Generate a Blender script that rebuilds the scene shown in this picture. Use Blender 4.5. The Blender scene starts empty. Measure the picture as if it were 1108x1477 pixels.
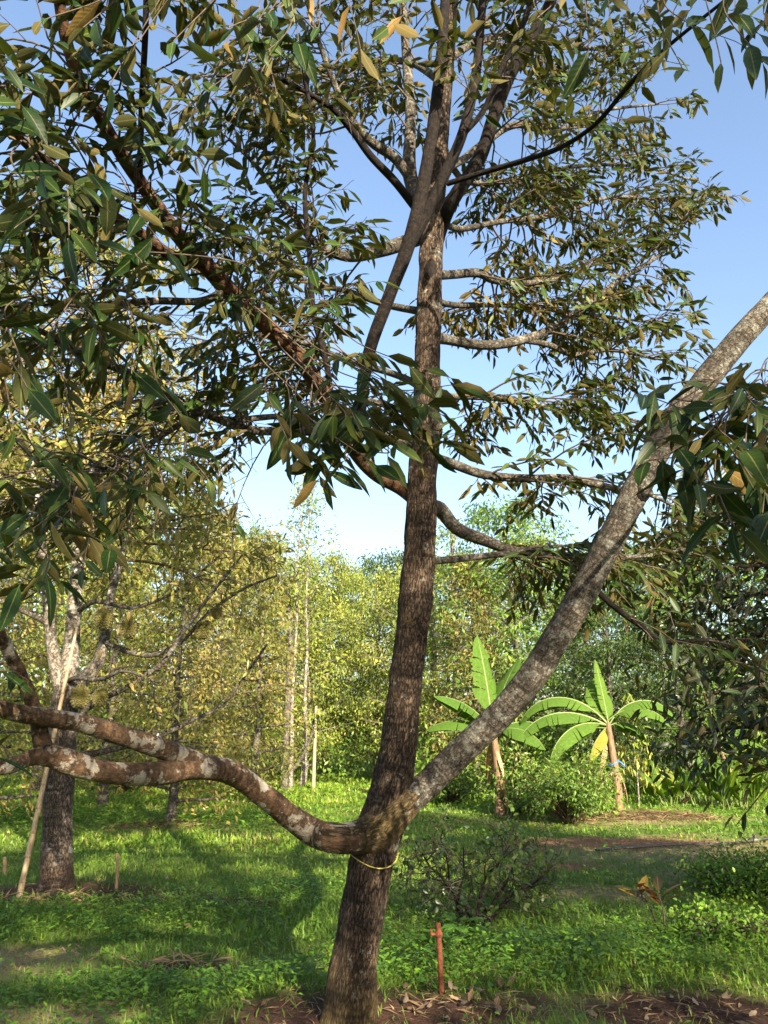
import bpy, math, random
import numpy as np
from mathutils import Vector, noise

# ------------------------------------------------------------------ camera, sky, sun, exposure
SC = bpy.context.scene
COL = SC.collection
PITCH = math.radians(16.2)
FPX = 1109.0                       # focal length in photograph pixels (1108 x 1477)
EYE = np.array([0.0, 0.0, 1.55])

cam = bpy.data.cameras.new("camera")
cam.sensor_fit = 'VERTICAL'
cam.sensor_height = 36.0
cam.lens = 36.0 * FPX / 1477.0
cam.clip_start = 0.05
cam.clip_end = 3000.0
cam_o = bpy.data.objects.new("camera", cam)
COL.objects.link(cam_o)
cam_o.location = EYE.tolist()
cam_o.rotation_euler = (math.pi / 2 + PITCH, 0, 0)
SC.camera = cam_o

SUN_EL = math.radians(25.0)
SUN_AZ = math.radians(24.0)        # behind the camera, this far round to the right
sun_dir = Vector((math.sin(SUN_AZ) * math.cos(SUN_EL), -math.cos(SUN_AZ) * math.cos(SUN_EL), math.sin(SUN_EL)))

world = bpy.data.worlds.new("World")
SC.world = world
world.use_nodes = True
wn = world.node_tree.nodes
wl = world.node_tree.links
wn.clear()
wo = wn.new("ShaderNodeOutputWorld")
bg = wn.new("ShaderNodeBackground")
sky = wn.new("ShaderNodeTexSky")
sky.sky_type = 'NISHITA'
sky.sun_disc = False
sky.sun_elevation = SUN_EL
sky.sun_rotation = math.atan2(sun_dir.x, sun_dir.y)
sky.air_density = 1.0
sky.dust_density = 2.2
sky.ozone_density = 1.2
bg.inputs[1].default_value = 0.092
wl.new(sky.outputs[0], bg.inputs[0])
wl.new(bg.outputs[0], wo.inputs[0])

sun = bpy.data.lights.new("sun", 'SUN')
sun.energy = 5.0
sun.angle = math.radians(0.55)
sun.color = (1.0, 0.88, 0.68)
sun_o = bpy.data.objects.new("sun", sun)
COL.objects.link(sun_o)
sun_o.location = (6, -14, 14)
sun_o.rotation_euler = sun_dir.to_track_quat('Z', 'Y').to_euler()

SC.view_settings.view_transform = 'Standard'
SC.view_settings.look = 'None'
SC.view_settings.gamma = 1.0
SC.view_settings.use_curve_mapping = False
SC.view_settings.exposure = 2.12
SC.render.engine = 'CYCLES'
SC.cycles.max_bounces = 6
SC.cycles.transparent_max_bounces = 4

random.seed(7)
RNG = np.random.default_rng(7)
U = random.uniform

# ------------------------------------------------------------------ helpers
CP, SP = math.cos(PITCH), math.sin(PITCH)


def ray(px, py):
    u = (px - 554.0) / FPX
    v = (738.5 - py) / FPX
    return np.array([u, CP - v * SP, SP + v * CP])


def P(px, py, Y):
    d = ray(px, py)
    return EYE + d * (Y / d[1])


def depth(p):
    return p[1] * CP + (p[2] - EYE[2]) * SP


def proj(p):
    d = np.asarray(p) - EYE
    z = d[1] * CP + d[2] * SP
    up = -d[1] * SP + d[2] * CP
    return 554 + FPX * d[0] / max(z, 1e-3), 738.5 - FPX * up / max(z, 1e-3), z


def gz(x, y):
    """height of the ground"""
    h = 0.07 * noise.noise((x * 0.22, y * 0.22, 3.1)) + 0.03 * noise.noise((x * 0.9, y * 0.9, 8.0))
    h += 0.10 * math.exp(-((x + 3.4) ** 2 + (y - 8.6) ** 2) / 1.6)
    h += 0.05 * math.exp(-((x + 0.2) ** 2 + (y - 5.1) ** 2) / 0.5)
    h += 0.16 * math.exp(-((x - 4.6) ** 2 + (y - 17.6) ** 2) / 3.0)
    if y > 22:
        h += 0.0006 * (min(y, 120) - 22) ** 2
    return h


def G(px, py):
    """the point where the ray through a pixel meets the ground"""
    d = ray(px, py)
    z = 0.0
    for _ in range(6):
        t = (z - EYE[2]) / d[2]
        p = EYE + d * t
        z = gz(p[0], p[1])
    return np.array([p[0], p[1], z])


def norm(v):
    v = np.asarray(v, float)
    return v / max(1e-9, np.linalg.norm(v))


def tag(o, label=None, cat=None, group=None, kind=None):
    if label: o["label"] = label
    if cat: o["category"] = cat
    if group: o["group"] = group
    if kind: o["kind"] = kind
    return o


def empty(name, loc=(0, 0, 0), rz=0.0):
    o = bpy.data.objects.new(name, None)
    o.empty_display_size = 0.2
    COL.objects.link(o)
    o.location = [float(a) for a in loc]
    o.rotation_euler = (0, 0, rz)
    return o


def mesh_np(name, V, F, attrs=None, smooth=True):
    """V (n,3); F list of arrays, each (m,3) or (m,4)"""
    V = np.ascontiguousarray(V, dtype=np.float32)
    me = bpy.data.meshes.new(name)
    F = [np.asarray(f, np.int32) for f in F if len(f)]
    me.vertices.add(len(V))
    me.vertices.foreach_set("co", V.ravel())
    loops = np.concatenate([f.ravel() for f in F])
    tot = np.concatenate([np.full(len(f), f.shape[1], np.int32) for f in F])
    st = np.concatenate([[0], np.cumsum(tot)[:-1]]).astype(np.int32)
    me.loops.add(len(loops))
    me.loops.foreach_set("vertex_index", loops)
    me.polygons.add(len(tot))
    me.polygons.foreach_set("loop_start", st)
    me.polygons.foreach_set("loop_total", tot)
    if smooth:
        me.polygons.foreach_set("use_smooth", np.ones(len(tot), bool))
    for k, a in (attrs or {}).items():
        a = np.ascontiguousarray(a, np.float32)
        at = me.attributes.new(k, 'FLOAT_VECTOR', 'POINT')
        at.data.foreach_set("vector", a.ravel())
    me.update(calc_edges=True)
    me.validate()
    return me


def link(name, me, mat=None, parent=None, loc=None, kind=None):
    o = bpy.data.objects.new(name, me)
    COL.objects.link(o)
    if mat is not None and len(me.materials) == 0:
        me.materials.append(mat)
    if parent is not None:
        o.parent = parent
    if loc is not None:
        o.location = [float(a) for a in loc]
    if kind:
        o["kind"] = kind
    return o


def copy_tree(o, parent=None):
    c = o.copy()
    COL.objects.link(c)
    c.parent = parent
    for ch in o.children:
        copy_tree(ch, c)
    return c


# ------------------------------------------------------------------ materials
def nodes_of(name):
    m = bpy.data.materials.new(name)
    m.use_nodes = True
    nt = m.node_tree
    nt.nodes.clear()
    out = nt.nodes.new("ShaderNodeOutputMaterial")
    return m, nt, out


def N(nt, t, **kw):
    n = nt.nodes.new(t)
    for k, v in kw.items():
        setattr(n, k, v)
    return n


def ramp(nt, stops, src, interp='LINEAR'):
    r = N(nt, "ShaderNodeValToRGB")
    r.color_ramp.interpolation = interp
    e = r.color_ramp.elements
    while len(e) < len(stops):
        e.new(0.5)
    for i, (p, c) in enumerate(stops):
        e[i].position = p
        e[i].color = (c[0], c[1], c[2], 1) if hasattr(c, '__len__') else (c, c, c, 1)
    nt.links.new(src, r.inputs[0])
    return r.outputs[0]


def mixc(nt, fac, a, b, mode='MIX'):
    m = N(nt, "ShaderNodeMix", data_type='RGBA', blend_type=mode)
    for sock, val in ((m.inputs[0], fac), (m.inputs[6], a), (m.inputs[7], b)):
        if hasattr(val, 'is_linked'):
            nt.links.new(val, sock)
        elif isinstance(val, (int, float)):
            sock.default_value = val
        else:
            sock.default_value = (val[0], val[1], val[2], 1)
    return m.outputs[2]


def math_n(nt, op, a, b=None, c=None):
    m = N(nt, "ShaderNodeMath", operation=op)
    for i, v in enumerate((a, b, c)):
        if v is None:
            continue
        if hasattr(v, 'is_linked'):
            nt.links.new(v, m.inputs[i])
        else:
            m.inputs[i].default_value = v
    return m.outputs[0]


def leaf_mat(name, top, under, trans=0.25, rough=0.38, tcol=(0.16, 0.20, 0.03), veins=False, spec=0.35):
    m, nt, out = nodes_of(name)
    at = N(nt, "ShaderNodeAttribute", attribute_name="lf")
    sp = N(nt, "ShaderNodeSeparateXYZ")
    nt.links.new(at.outputs["Vector"], sp.inputs[0])
    geo = N(nt, "ShaderNodeNewGeometry")
    ct = ramp(nt, top, sp.outputs[0])
    cu = ramp(nt, under, sp.outputs[0])
    tex = N(nt, "ShaderNodeTexNoise")
    tex.inputs["Scale"].default_value = 23.0
    tex.inputs["Detail"].default_value = 3.0
    v = ramp(nt, [(0.3, 0.72), (0.7, 1.22)], tex.outputs[0])
    col = mixc(nt, geo.outputs["Backfacing"], ct, cu)
    col = mixc(nt, 1.0, col, v, 'MULTIPLY')
    ax = math_n(nt, 'ABSOLUTE', sp.outputs[1])
    rib = math_n(nt, 'LESS_THAN', ax, 0.07)
    col = mixc(nt, math_n(nt, 'MULTIPLY', rib, 0.35), col, (0.22, 0.20, 0.08))
    pr = N(nt, "ShaderNodeBsdfPrincipled")
    nt.links.new(col, pr.inputs["Base Color"])
    rr = math_n(nt, 'MULTIPLY_ADD', geo.outputs["Backfacing"], 0.3, rough)
    nt.links.new(rr, pr.inputs["Roughness"])
    pr.inputs["Specular IOR Level"].default_value = spec
    if veins:
        vv = math_n(nt, 'SUBTRACT', math_n(nt, 'MULTIPLY', sp.outputs[2], 60.0), math_n(nt, 'MULTIPLY', ax, 9.0))
        w = math_n(nt, 'SINE', vv)
        bmp = N(nt, "ShaderNodeBump")
        bmp.inputs["Strength"].default_value = 0.12
        bmp.inputs["Distance"].default_value = 0.002
        nt.links.new(w, bmp.inputs["Height"])
        nt.links.new(bmp.outputs[0], pr.inputs["Normal"])
    tr = N(nt, "ShaderNodeBsdfTranslucent")
    tr.inputs[0].default_value = (*tcol, 1)
    mx = N(nt, "ShaderNodeMixShader")
    mx.inputs[0].default_value = trans
    nt.links.new(pr.outputs[0], mx.inputs[1])
    nt.links.new(tr.outputs[0], mx.inputs[2])
    nt.links.new(mx.outputs[0], out.inputs[0])
    return m


def bark_mat(name, dark, mid, pale, lichen, crack=(14, 14, 3.0), rings=0.0, lich_amt=0.5, lich_scale=7.0, bump=0.6, base_tint=None, crk_amt=1.0, lich_mix=.5):
    """bark in the stem's own straightened coordinates (attribute tc: around, around, along)"""
    m, nt, out = nodes_of(name)
    at = N(nt, "ShaderNodeAttribute", attribute_name="tc")
    mp = N(nt, "ShaderNodeMapping")
    mp.inputs["Scale"].default_value = crack
    nt.links.new(at.outputs["Vector"], mp.inputs[0])
    n1 = N(nt, "ShaderNodeTexNoise")
    n1.inputs["Scale"].default_value = 3.0
    n1.inputs["Detail"].default_value = 7.0
    n1.inputs["Roughness"].default_value = 0.65
    n1.inputs["Distortion"].default_value = 0.7
    nt.links.new(mp.outputs[0], n1.inputs["Vector"])
    vo = N(nt, "ShaderNodeTexVoronoi", feature='DISTANCE_TO_EDGE')
    vo.inputs["Scale"].default_value = 2.2
    wv = N(nt, "ShaderNodeVectorMath", operation='ADD')
    sc = N(nt, "ShaderNodeVectorMath", operation='SCALE')
    sc.inputs[3].default_value = 0.9
    nt.links.new(n1.outputs["Color"], sc.inputs[0])
    nt.links.new(mp.outputs[0], wv.inputs[0])
    nt.links.new(sc.outputs[0], wv.inputs[1])
    nt.links.new(wv.outputs[0], vo.inputs["Vector"])
    crk = ramp(nt, [(0.0, 0.0), (0.16, 1.0)], vo.outputs["Distance"])
    col = ramp(nt, [(0.28, dark), (0.5, mid), (0.72, pale)], n1.outputs[0])
    col = mixc(nt, math_n(nt, 'MULTIPLY', math_n(nt, 'SUBTRACT', 1.0, crk), crk_amt), col, tuple(c * 0.35 for c in dark))
    n2 = N(nt, "ShaderNodeTexNoise")
    n2.inputs["Scale"].default_value = lich_scale
    n2.inputs["Detail"].default_value = 9.0
    n2.inputs["Roughness"].default_value = 0.68
    nt.links.new(at.outputs["Vector"], n2.inputs["Vector"])
    lm = ramp(nt, [(0.655 - 0.2 * lich_amt, 0.0), (0.68 - 0.2 * lich_amt, 0.9)], n2.outputs[0])
    lc = mixc(nt, lich_mix, col, lichen)
    col = mixc(nt, lm, col, lc)
    n3 = N(nt, "ShaderNodeTexNoise")
    n3.inputs["Scale"].default_value = 2.1
    n3.inputs["Detail"].default_value = 3.0
    nt.links.new(at.outputs["Vector"], n3.inputs["Vector"])
    col = mixc(nt, 1.0, col, ramp(nt, [(0.3, 0.6), (0.7, 1.35)], n3.outputs[0]), 'MULTIPLY')
    if base_tint:
        sp = N(nt, "ShaderNodeSeparateXYZ")
        nt.links.new(at.outputs["Vector"], sp.inputs[0])
        hz = math_n(nt, 'ADD', sp.outputs[2], math_n(nt, 'MULTIPLY', n2.outputs[0], 0.9))
        col = mixc(nt, ramp(nt, [(0.55, 0.85), (1.0, 0.0)], hz), col, mixc(nt, 0.35, base_tint, col))
    h = math_n(nt, 'ADD', n1.outputs[0], math_n(nt, 'MULTIPLY', crk, 0.5 * crk_amt))
    if rings > 0:
        m2 = N(nt, "ShaderNodeMapping")
        m2.inputs["Scale"].default_value = (2.5, 2.5, 30)
        nt.links.new(at.outputs["Vector"], m2.inputs[0])
        n4 = N(nt, "ShaderNodeTexNoise")
        n4.inputs["Scale"].default_value = 1.0
        n4.inputs["Detail"].default_value = 4.0
        nt.links.new(m2.outputs[0], n4.inputs["Vector"])
        h = math_n(nt, 'ADD', h, math_n(nt, 'MULTIPLY', n4.outputs[0], rings))
        col = mixc(nt, 1.0, col, ramp(nt, [(0.36, 0.6), (0.5, 1.0), (0.66, 1.2)], n4.outputs[0]), 'MULTIPLY')
    bp = N(nt, "ShaderNodeBump")
    bp.inputs["Strength"].default_value = bump
    bp.inputs["Distance"].default_value = 0.02
    nt.links.new(h, bp.inputs["Height"])
    pr = N(nt, "ShaderNodeBsdfPrincipled")
    pr.inputs["Roughness"].default_value = 0.88
    pr.inputs["Specular IOR Level"].default_value = 0.2
    nt.links.new(col, pr.inputs["Base Color"])
    nt.links.new(bp.outputs[0], pr.inputs["Normal"])
    nt.links.new(pr.outputs[0], out.inputs[0])
    return m


def plain_mat(name, c1, c2, scale=20.0, rough=0.7, metal=0.0, bump=0.2, stretch=(1, 1, 1)):
    m, nt, out = nodes_of(name)
    tc = N(nt, "ShaderNodeTexCoord")
    mp = N(nt, "ShaderNodeMapping")
    mp.inputs["Scale"].default_value = stretch
    nt.links.new(tc.outputs["Object"], mp.inputs[0])
    n = N(nt, "ShaderNodeTexNoise")
    n.inputs["Scale"].default_value = scale
    n.inputs["Detail"].default_value = 6
    nt.links.new(mp.outputs[0], n.inputs["Vector"])
    col = ramp(nt, [(0.3, c1), (0.7, c2)], n.outputs[0])
    pr = N(nt, "ShaderNodeBsdfPrincipled")
    pr.inputs["Roughness"].default_value = rough
    pr.inputs["Metallic"].default_value = metal
    nt.links.new(col, pr.inputs["Base Color"])
    bp = N(nt, "ShaderNodeBump")
    bp.inputs["Strength"].default_value = bump
    bp.inputs["Distance"].default_value = 0.01
    nt.links.new(n.outputs[0], bp.inputs["Height"])
    nt.links.new(bp.outputs[0], pr.inputs["Normal"])
    nt.links.new(pr.outputs[0], out.inputs[0])
    return m


M = {}
D_TOP = [(0.0, (0.008, 0.022, 0.004)), (0.55, (0.020, 0.042, 0.007)), (0.90, (0.055, 0.075, 0.012)), (0.97, (0.11, 0.10, 0.018)), (1.0, (0.17, 0.10, 0.022))]
D_UND = [(0.0, (0.026, 0.032, 0.008)), (0.5, (0.060, 0.054, 0.015)), (0.9, (0.13, 0.095, 0.030)), (1.0, (0.21, 0.12, 0.036))]
M['leaf'] = leaf_mat("durian_leaf", D_TOP, D_UND, 0.15, 0.45, (0.11, 0.13, 0.016), spec=.18)
M['leaf_near_shaded'] = leaf_mat("durian_leaf_close_shaded", [(0.0, (0.007, 0.020, 0.004)), (0.6, (0.013, 0.030, 0.006)), (0.93, (0.024, 0.042, 0.008)), (1.0, (0.12, 0.10, 0.02))],
                          [(0.0, (0.020, 0.028, 0.007)), (0.7, (0.036, 0.040, 0.010)), (1.0, (0.15, 0.09, 0.026))], 0.13, 0.46, (0.08, 0.11, 0.012), veins=True, spec=.12)  # shade on the close leaves is put into these darker colours
M['leaf_gold'] = leaf_mat("durian_leaf_coppery", [(0.0, (0.035, 0.055, 0.006)), (0.5, (0.12, 0.135, 0.018)), (0.85, (0.24, 0.20, 0.04)), (1.0, (0.34, 0.22, 0.06))],
                          [(0.0, (0.085, 0.090, 0.022)), (0.6, (0.23, 0.18, 0.055)), (1.0, (0.36, 0.23, 0.08))], 0.28, 0.45, (0.28, 0.28, 0.04))
M['leaf_shaded'] = leaf_mat("durian_leaf_shaded_tree", [(0.0, (0.007, 0.018, 0.004)), (0.7, (0.016, 0.032, 0.007)), (1.0, (0.10, 0.07, 0.018))],
                          [(0.0, (0.012, 0.017, 0.005)), (0.65, (0.028, 0.027, 0.008)), (1.0, (0.13, 0.08, 0.022))], 0.1, 0.42)  # same leaf darkened: the side tree's shade is in the colour
M['leaf_olive'] = leaf_mat("olive_leaf", [(0.0, (0.022, 0.050, 0.005)), (0.5, (0.105, 0.150, 0.015)), (0.88, (0.22, 0.225, 0.028)), (1.0, (0.33, 0.24, 0.055))],
                           [(0.0, (0.065, 0.10, 0.016)), (0.6, (0.18, 0.22, 0.035)), (1.0, (0.32, 0.24, 0.06))], 0.2, 0.5, (0.24, 0.32, 0.025))
M['leaf_green'] = leaf_mat("green_leaf", [(0.0, (0.014, 0.048, 0.004)), (0.5, (0.060, 0.130, 0.010)), (1.0, (0.19, 0.26, 0.02))],
                           [(0.0, (0.030, 0.075, 0.011)), (1.0, (0.16, 0.24, 0.035))], 0.2, 0.42, (0.15, 0.30, 0.015))
M['leaf_deep'] = leaf_mat("deep_green_leaf", [(0.0, (0.006, 0.022, 0.003)), (0.6, (0.018, 0.050, 0.007)), (1.0, (0.07, 0.12, 0.014))],
                          [(0.0, (0.015, 0.035, 0.008)), (1.0, (0.06, 0.095, 0.018))], 0.14, 0.35, (0.10, 0.22, 0.02))
M['leaf_yellow'] = leaf_mat("yellow_green_leaf", [(0.0, (0.022, 0.055, 0.005)), (0.5, (0.115, 0.175, 0.013)), (0.9, (0.25, 0.27, 0.025)), (1.0, (0.32, 0.24, 0.045))],
                            [(0.0, (0.08, 0.12, 0.02)), (1.0, (0.27, 0.26, 0.05))], 0.2, 0.45, (0.28, 0.32, 0.03))
M['leaf_croton'] = leaf_mat("croton_leaf", [(0.0, (0.03, 0.04, 0.008)), (0.5, (0.045, 0.025, 0.012)), (1.0, (0.20, 0.14, 0.02))],
                            [(0.0, (0.05, 0.02, 0.012)), (1.0, (0.14, 0.08, 0.02))], 0.2, 0.4, (0.3, 0.12, 0.03))
M['banana'] = leaf_mat("banana_leaf", [(0.0, (0.022, 0.062, 0.003)), (0.6, (0.042, 0.092, 0.005)), (0.9, (0.078, 0.128, 0.008)), (1.0, (0.19, 0.16, 0.02))],
                       [(0.0, (0.03, 0.075, 0.010)), (0.9, (0.065, 0.12, 0.015)), (1.0, (0.22, 0.18, 0.03))], 0.22, 0.5, (0.12, 0.22, 0.01), veins=True, spec=.14)
M['dead_leaf'] = leaf_mat("dead_leaf", [(0.0, (0.045, 0.026, 0.014)), (0.5, (0.12, 0.070, 0.036)), (0.85, (0.22, 0.14, 0.08)), (1.0, (0.30, 0.24, 0.18))],
                          [(0.0, (0.05, 0.03, 0.018)), (1.0, (0.23, 0.17, 0.11))], 0.08, 0.7, (0.3, 0.16, 0.05))
M['grass'] = leaf_mat("grass_blade", [(0.0, (0.036, 0.088, 0.007)), (0.5, (0.100, 0.188, 0.013)), (0.78, (0.20, 0.265, 0.024)), (0.9, (0.22, 0.21, 0.06)), (1.0, (0.36, 0.27, 0.12))],
                      [(0.0, (0.036, 0.088, 0.007)), (0.5, (0.100, 0.188, 0.013)), (0.78, (0.20, 0.265, 0.024)), (0.9, (0.22, 0.21, 0.06)), (1.0, (0.36, 0.27, 0.12))], 0.3, 0.5, (0.15, 0.30, 0.02))
M['weed'] = leaf_mat("weed_leaf", [(0.0, (0.042, 0.108, 0.009)), (0.6, (0.10, 0.215, 0.014)), (1.0, (0.20, 0.30, 0.022))],
                     [(0.0, (0.05, 0.11, 0.014)), (1.0, (0.15, 0.23, 0.03))], 0.28, 0.45, (0.13, 0.30, 0.02))

M['trunk'] = bark_mat("old_trunk_bark", (0.030, 0.020, 0.013), (0.090, 0.060, 0.039), (0.175, 0.122, 0.082), (0.30, 0.31, 0.26), (30, 30, 7.0), 0.2, 0.25, 11.0, 1.0, (0.12, 0.085, 0.026))
M['trunk_grey'] = bark_mat("greyish_trunk_bark", (0.055, 0.042, 0.032), (0.125, 0.098, 0.075), (0.21, 0.17, 0.135), (0.32, 0.31, 0.27), (26, 26, 8.0), 0.3, 0.4, 9.0, .9, (0.15, 0.085, 0.045))
M['limb'] = bark_mat("limb_bark", (0.034, 0.020, 0.012), (0.095, 0.056, 0.031), (0.18, 0.112, 0.062), (0.44, 0.41, 0.34), (13, 13, 10), 1.0, 0.66, 8.0, 0.8, None, .35, .55)
M['limb_grey'] = bark_mat("grey_limb_bark", (0.040, 0.032, 0.024), (0.100, 0.082, 0.062), (0.185, 0.155, 0.120), (0.29, 0.295, 0.245), (17, 17, 12), 1.2, 0.66, 15.0, 1.0, None, .6, .4)
M['limb_red'] = bark_mat("reddish_limb_bark", (0.032, 0.016, 0.010), (0.085, 0.040, 0.021), (0.19, 0.092, 0.043), (0.36, 0.30, 0.22), (16, 16, 9), 0.7, 0.4, 11.0, 0.7, None, .3)
M['limb_dark_shaded'] = bark_mat("dark_shaded_limb_bark", (0.006, 0.0045, 0.004), (0.013, 0.009, 0.007), (0.028, 0.019, 0.014), (0.07, 0.065, 0.055), (16, 16, 8), 0.5, 0.1, 11.0, 0.7, None, .4)  # near-black; includes the shade that lies on the upright shoots
M['pale_bark'] = bark_mat("pale_bark", (0.10, 0.08, 0.06), (0.20, 0.17, 0.135), (0.32, 0.28, 0.235), (0.42, 0.42, 0.37), (9, 9, 6), 0.6, 0.6, 6.0, 0.5)
M['twig'] = plain_mat("twig_bark", (0.030, 0.020, 0.013), (0.105, 0.070, 0.042), 14.0, 0.85)
M['twig_dark'] = plain_mat("dark_twig_bark", (0.015, 0.011, 0.008), (0.045, 0.03, 0.022), 14.0, 0.85)
M['bamboo'] = plain_mat("dry_bamboo", (0.24, 0.165, 0.085), (0.38, 0.28, 0.165), 9.0, 0.55, stretch=(6, 6, 1))
M['stake'] = plain_mat("weathered_stake", (0.16, 0.10, 0.05), (0.34, 0.23, 0.12), 18.0, 0.8, stretch=(4, 4, 1))
M['rust'] = plain_mat("rusty_steel", (0.07, 0.018, 0.008), (0.20, 0.055, 0.02), 45.0, 0.85, 0.2, 0.5)
M['hose'] = plain_mat("black_hose", (0.012, 0.012, 0.012), (0.06, 0.05, 0.04), 30.0, 0.5)
M['ribbon'] = plain_mat("blue_white_plastic", (0.22, 0.30, 0.48), (0.42, 0.50, 0.66), 40.0, 0.4)
M['blue'] = plain_mat("blue_plastic", (0.03, 0.12, 0.6), (0.06, 0.2, 0.8), 40.0, 0.4)
M['cord'] = plain_mat("yellow_cord", (0.22, 0.19, 0.03), (0.36, 0.31, 0.06), 60.0, 0.6)
M['fruit'] = plain_mat("durian_husk", (0.075, 0.072, 0.016), (0.15, 0.125, 0.03), 25.0, 0.6)
M['pseudostem'] = plain_mat("banana_stem_sheath", (0.045, 0.026, 0.013), (0.20, 0.12, 0.055), 7.0, 0.7, stretch=(6, 6, 1))
M['straw'] = leaf_mat("dry_straw", [(0.0, (0.09, 0.055, 0.028)), (0.6, (0.20, 0.13, 0.065)), (1.0, (0.34, 0.24, 0.13))], [(0.0, (0.08, 0.05, 0.025)), (1.0, (0.30, 0.21, 0.11))], 0.1, 0.7, (0.4, 0.25, 0.1))


# ------------------------------------------------------------------ leaves
def template(stations, wmax, curve=0.15, fold=0.25, wave=0.0, peak=0.45, petiole=0.0, kink=0.0):
    V, A, rows = [], [], []
    n = len(stations)
    for i, s in enumerate(stations):
        if petiole and s < petiole:
            w = 0.012
        else:
            q = (s - petiole) / (1 - petiole)
            w = wmax * (math.sin(math.pi * q ** (math.log(0.5) / math.log(peak))) ** 0.85 if 0 < q < 1 else 0.0)
        z = -curve * s * s + kink * math.sin(s * 5)
        if i in (0, n - 1):
            rows.append([len(V)])
            V.append((0, s, z)); A.append((0, s))
        else:
            rows.append([len(V), len(V) + 1, len(V) + 2])
            up = fold * w + wave * w * math.sin(s * 17)
            up2 = fold * w - wave * w * math.sin(s * 15 + 1)
            V += [(-w, s, z + up), (0, s, z), (w, s, z + up2)]
            A += [(-1, s), (0, s), (1, s)]
    T = []
    for a, b in zip(rows[:-1], rows[1:]):
        if len(a) == 1 and len(b) == 3:
            T += [(a[0], b[1], b[0]), (a[0], b[2], b[1])]
        elif len(a) == 3 and len(b) == 1:
            T += [(a[0], a[1], b[0]), (a[1], a[2], b[0])]
        elif len(a) == 3:
            for k in (0, 1):
                T += [(a[k], a[k + 1], b[k + 1]), (a[k], b[k + 1], b[k])]
        else:
            pass
    return np.array(V, float), np.array(T, int), np.array(A, float)


T_HI = [template([0, .06, .12, .24, .38, .54, .7, .83, .93, 1], w, c, f, wv, pk, 0.1, k)
        for w, c, f, wv, pk, k in ((.135, .12, .35, .06, .45, 0), (.15, .22, .18, .10, .42, .01), (.115, .05, .6, .05, .5, -.01), (.14, .32, .40, .12, .46, .02), (.13, -.05, .25, .15, .44, .015))]
T_MID = [template([0, .3, .68, 1], w, c, f) for w, c, f in ((.145, .12, .35), (.13, .25, .2), (.155, .02, .5))]
T_LO = [template([0, .45, 1], .19, c, .3) for c in (.1, .25)]
T_ROUND = [template([0, .25, .6, .85, 1], .3, c, .2) for c in (.1, .25)]


def frames(D, Nn):
    D = D / np.maximum(1e-9, np.linalg.norm(D, axis=1, keepdims=True))
    S = np.cross(D, Nn)
    S = S / np.maximum(1e-9, np.linalg.norm(S, axis=1, keepdims=True))
    Nn = np.cross(S, D)
    return D, S, Nn


def leaves_mesh(name, B, D, Nn, L, tmpls, rnd=None, wscale=None):
    """one mesh out of many leaves; B base, D direction, Nn upper-side normal, L length"""
    B, D, Nn, L = (np.asarray(a, float) for a in (B, D, Nn, L))
    D, S, Nn = frames(D, Nn)
    n = len(B)
    if rnd is None:
        x_, y_, z_ = B[:, 0], B[:, 1], B[:, 2]
        f_ = np.sin(1.9 * x_ + 1.3 * np.sin(1.7 * y_ + .8 * z_)) + np.sin(2.3 * y_ + 1.1 * np.sin(2.1 * z_ + x_)) + np.sin(2.6 * z_ + 1.2 * np.sin(1.4 * x_ - y_))
        rnd = np.clip(.5 * RNG.random(n) + .5 * (.5 + f_ / 5.0), 0, 1)
    else:
        rnd = np.asarray(rnd)
    ws = RNG.uniform(.8, 1.2, n) if wscale is None else np.asarray(wscale)
    which = RNG.integers(0, len(tmpls), n)
    VV, FF, AA, off = [], [], [], 0
    for k, (V, T, A) in enumerate(tmpls):
        idx = np.where(which == k)[0]
        if not len(idx):
            continue
        b, d, s, nn, l, w = B[idx], D[idx], S[idx], Nn[idx], L[idx], ws[idx]
        X = V[None, :, 0:1] * w[:, None, None] * s[:, None, :] + V[None, :, 1:2] * d[:, None, :] + V[None, :, 2:3] * nn[:, None, :]
        X = b[:, None, :] + X * l[:, None, None]
        VV.append(X.reshape(-1, 3))
        F = T[None] + (np.arange(len(idx)) * len(V))[:, None, None] + off
        FF.append(F.reshape(-1, 3))
        a = np.zeros((len(idx), len(V), 3))
        a[:, :, 0] = rnd[idx][:, None]
        a[:, :, 1] = A[None, :, 0]
        a[:, :, 2] = A[None, :, 1]
        AA.append(a.reshape(-1, 3))
        off += len(idx) * len(V)
    return mesh_np(name, np.concatenate(VV), [np.concatenate(FF)], {"lf": np.concatenate(AA)})


class Bag:
    def __init__(s):
        s.B, s.D, s.N, s.L = [], [], [], []

    def add(s, b, d, n, l):
        s.B.append(b); s.D.append(d); s.N.append(n); s.L.append(l)

    def addmany(s, B, D, Nn, L):
        s.B.extend(B); s.D.extend(D); s.N.extend(Nn); s.L.extend(L)

    def mesh(s, name, tmpls, origin=None):
        B = np.array(s.B)
        if origin is not None:
            B = B - np.asarray(origin)
        return leaves_mesh(name, B, s.D, s.N, s.L, tmpls)


# ------------------------------------------------------------------ stems
def spline(pts, step):
    pts = [np.asarray(p, float) for p in pts]
    P_ = [2 * pts[0] - pts[1]] + pts + [2 * pts[-1] - pts[-2]]
    out, par = [], []
    for i in range(1, len(P_) - 2):
        a, b, c, d = P_[i - 1:i + 3]
        n = max(2, int(np.linalg.norm(c - b) / step))
        for k in range(n):
            t = k / n
            out.append(0.5 * ((2 * b) + (c - a) * t + (2 * a - 5 * b + 4 * c - d) * t * t + (3 * b - a - 3 * c + d) * t ** 3))
            par.append(i - 1 + t)
    out.append(pts[-1]); par.append(len(pts) - 1)
    return np.array(out), np.array(par)


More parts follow.
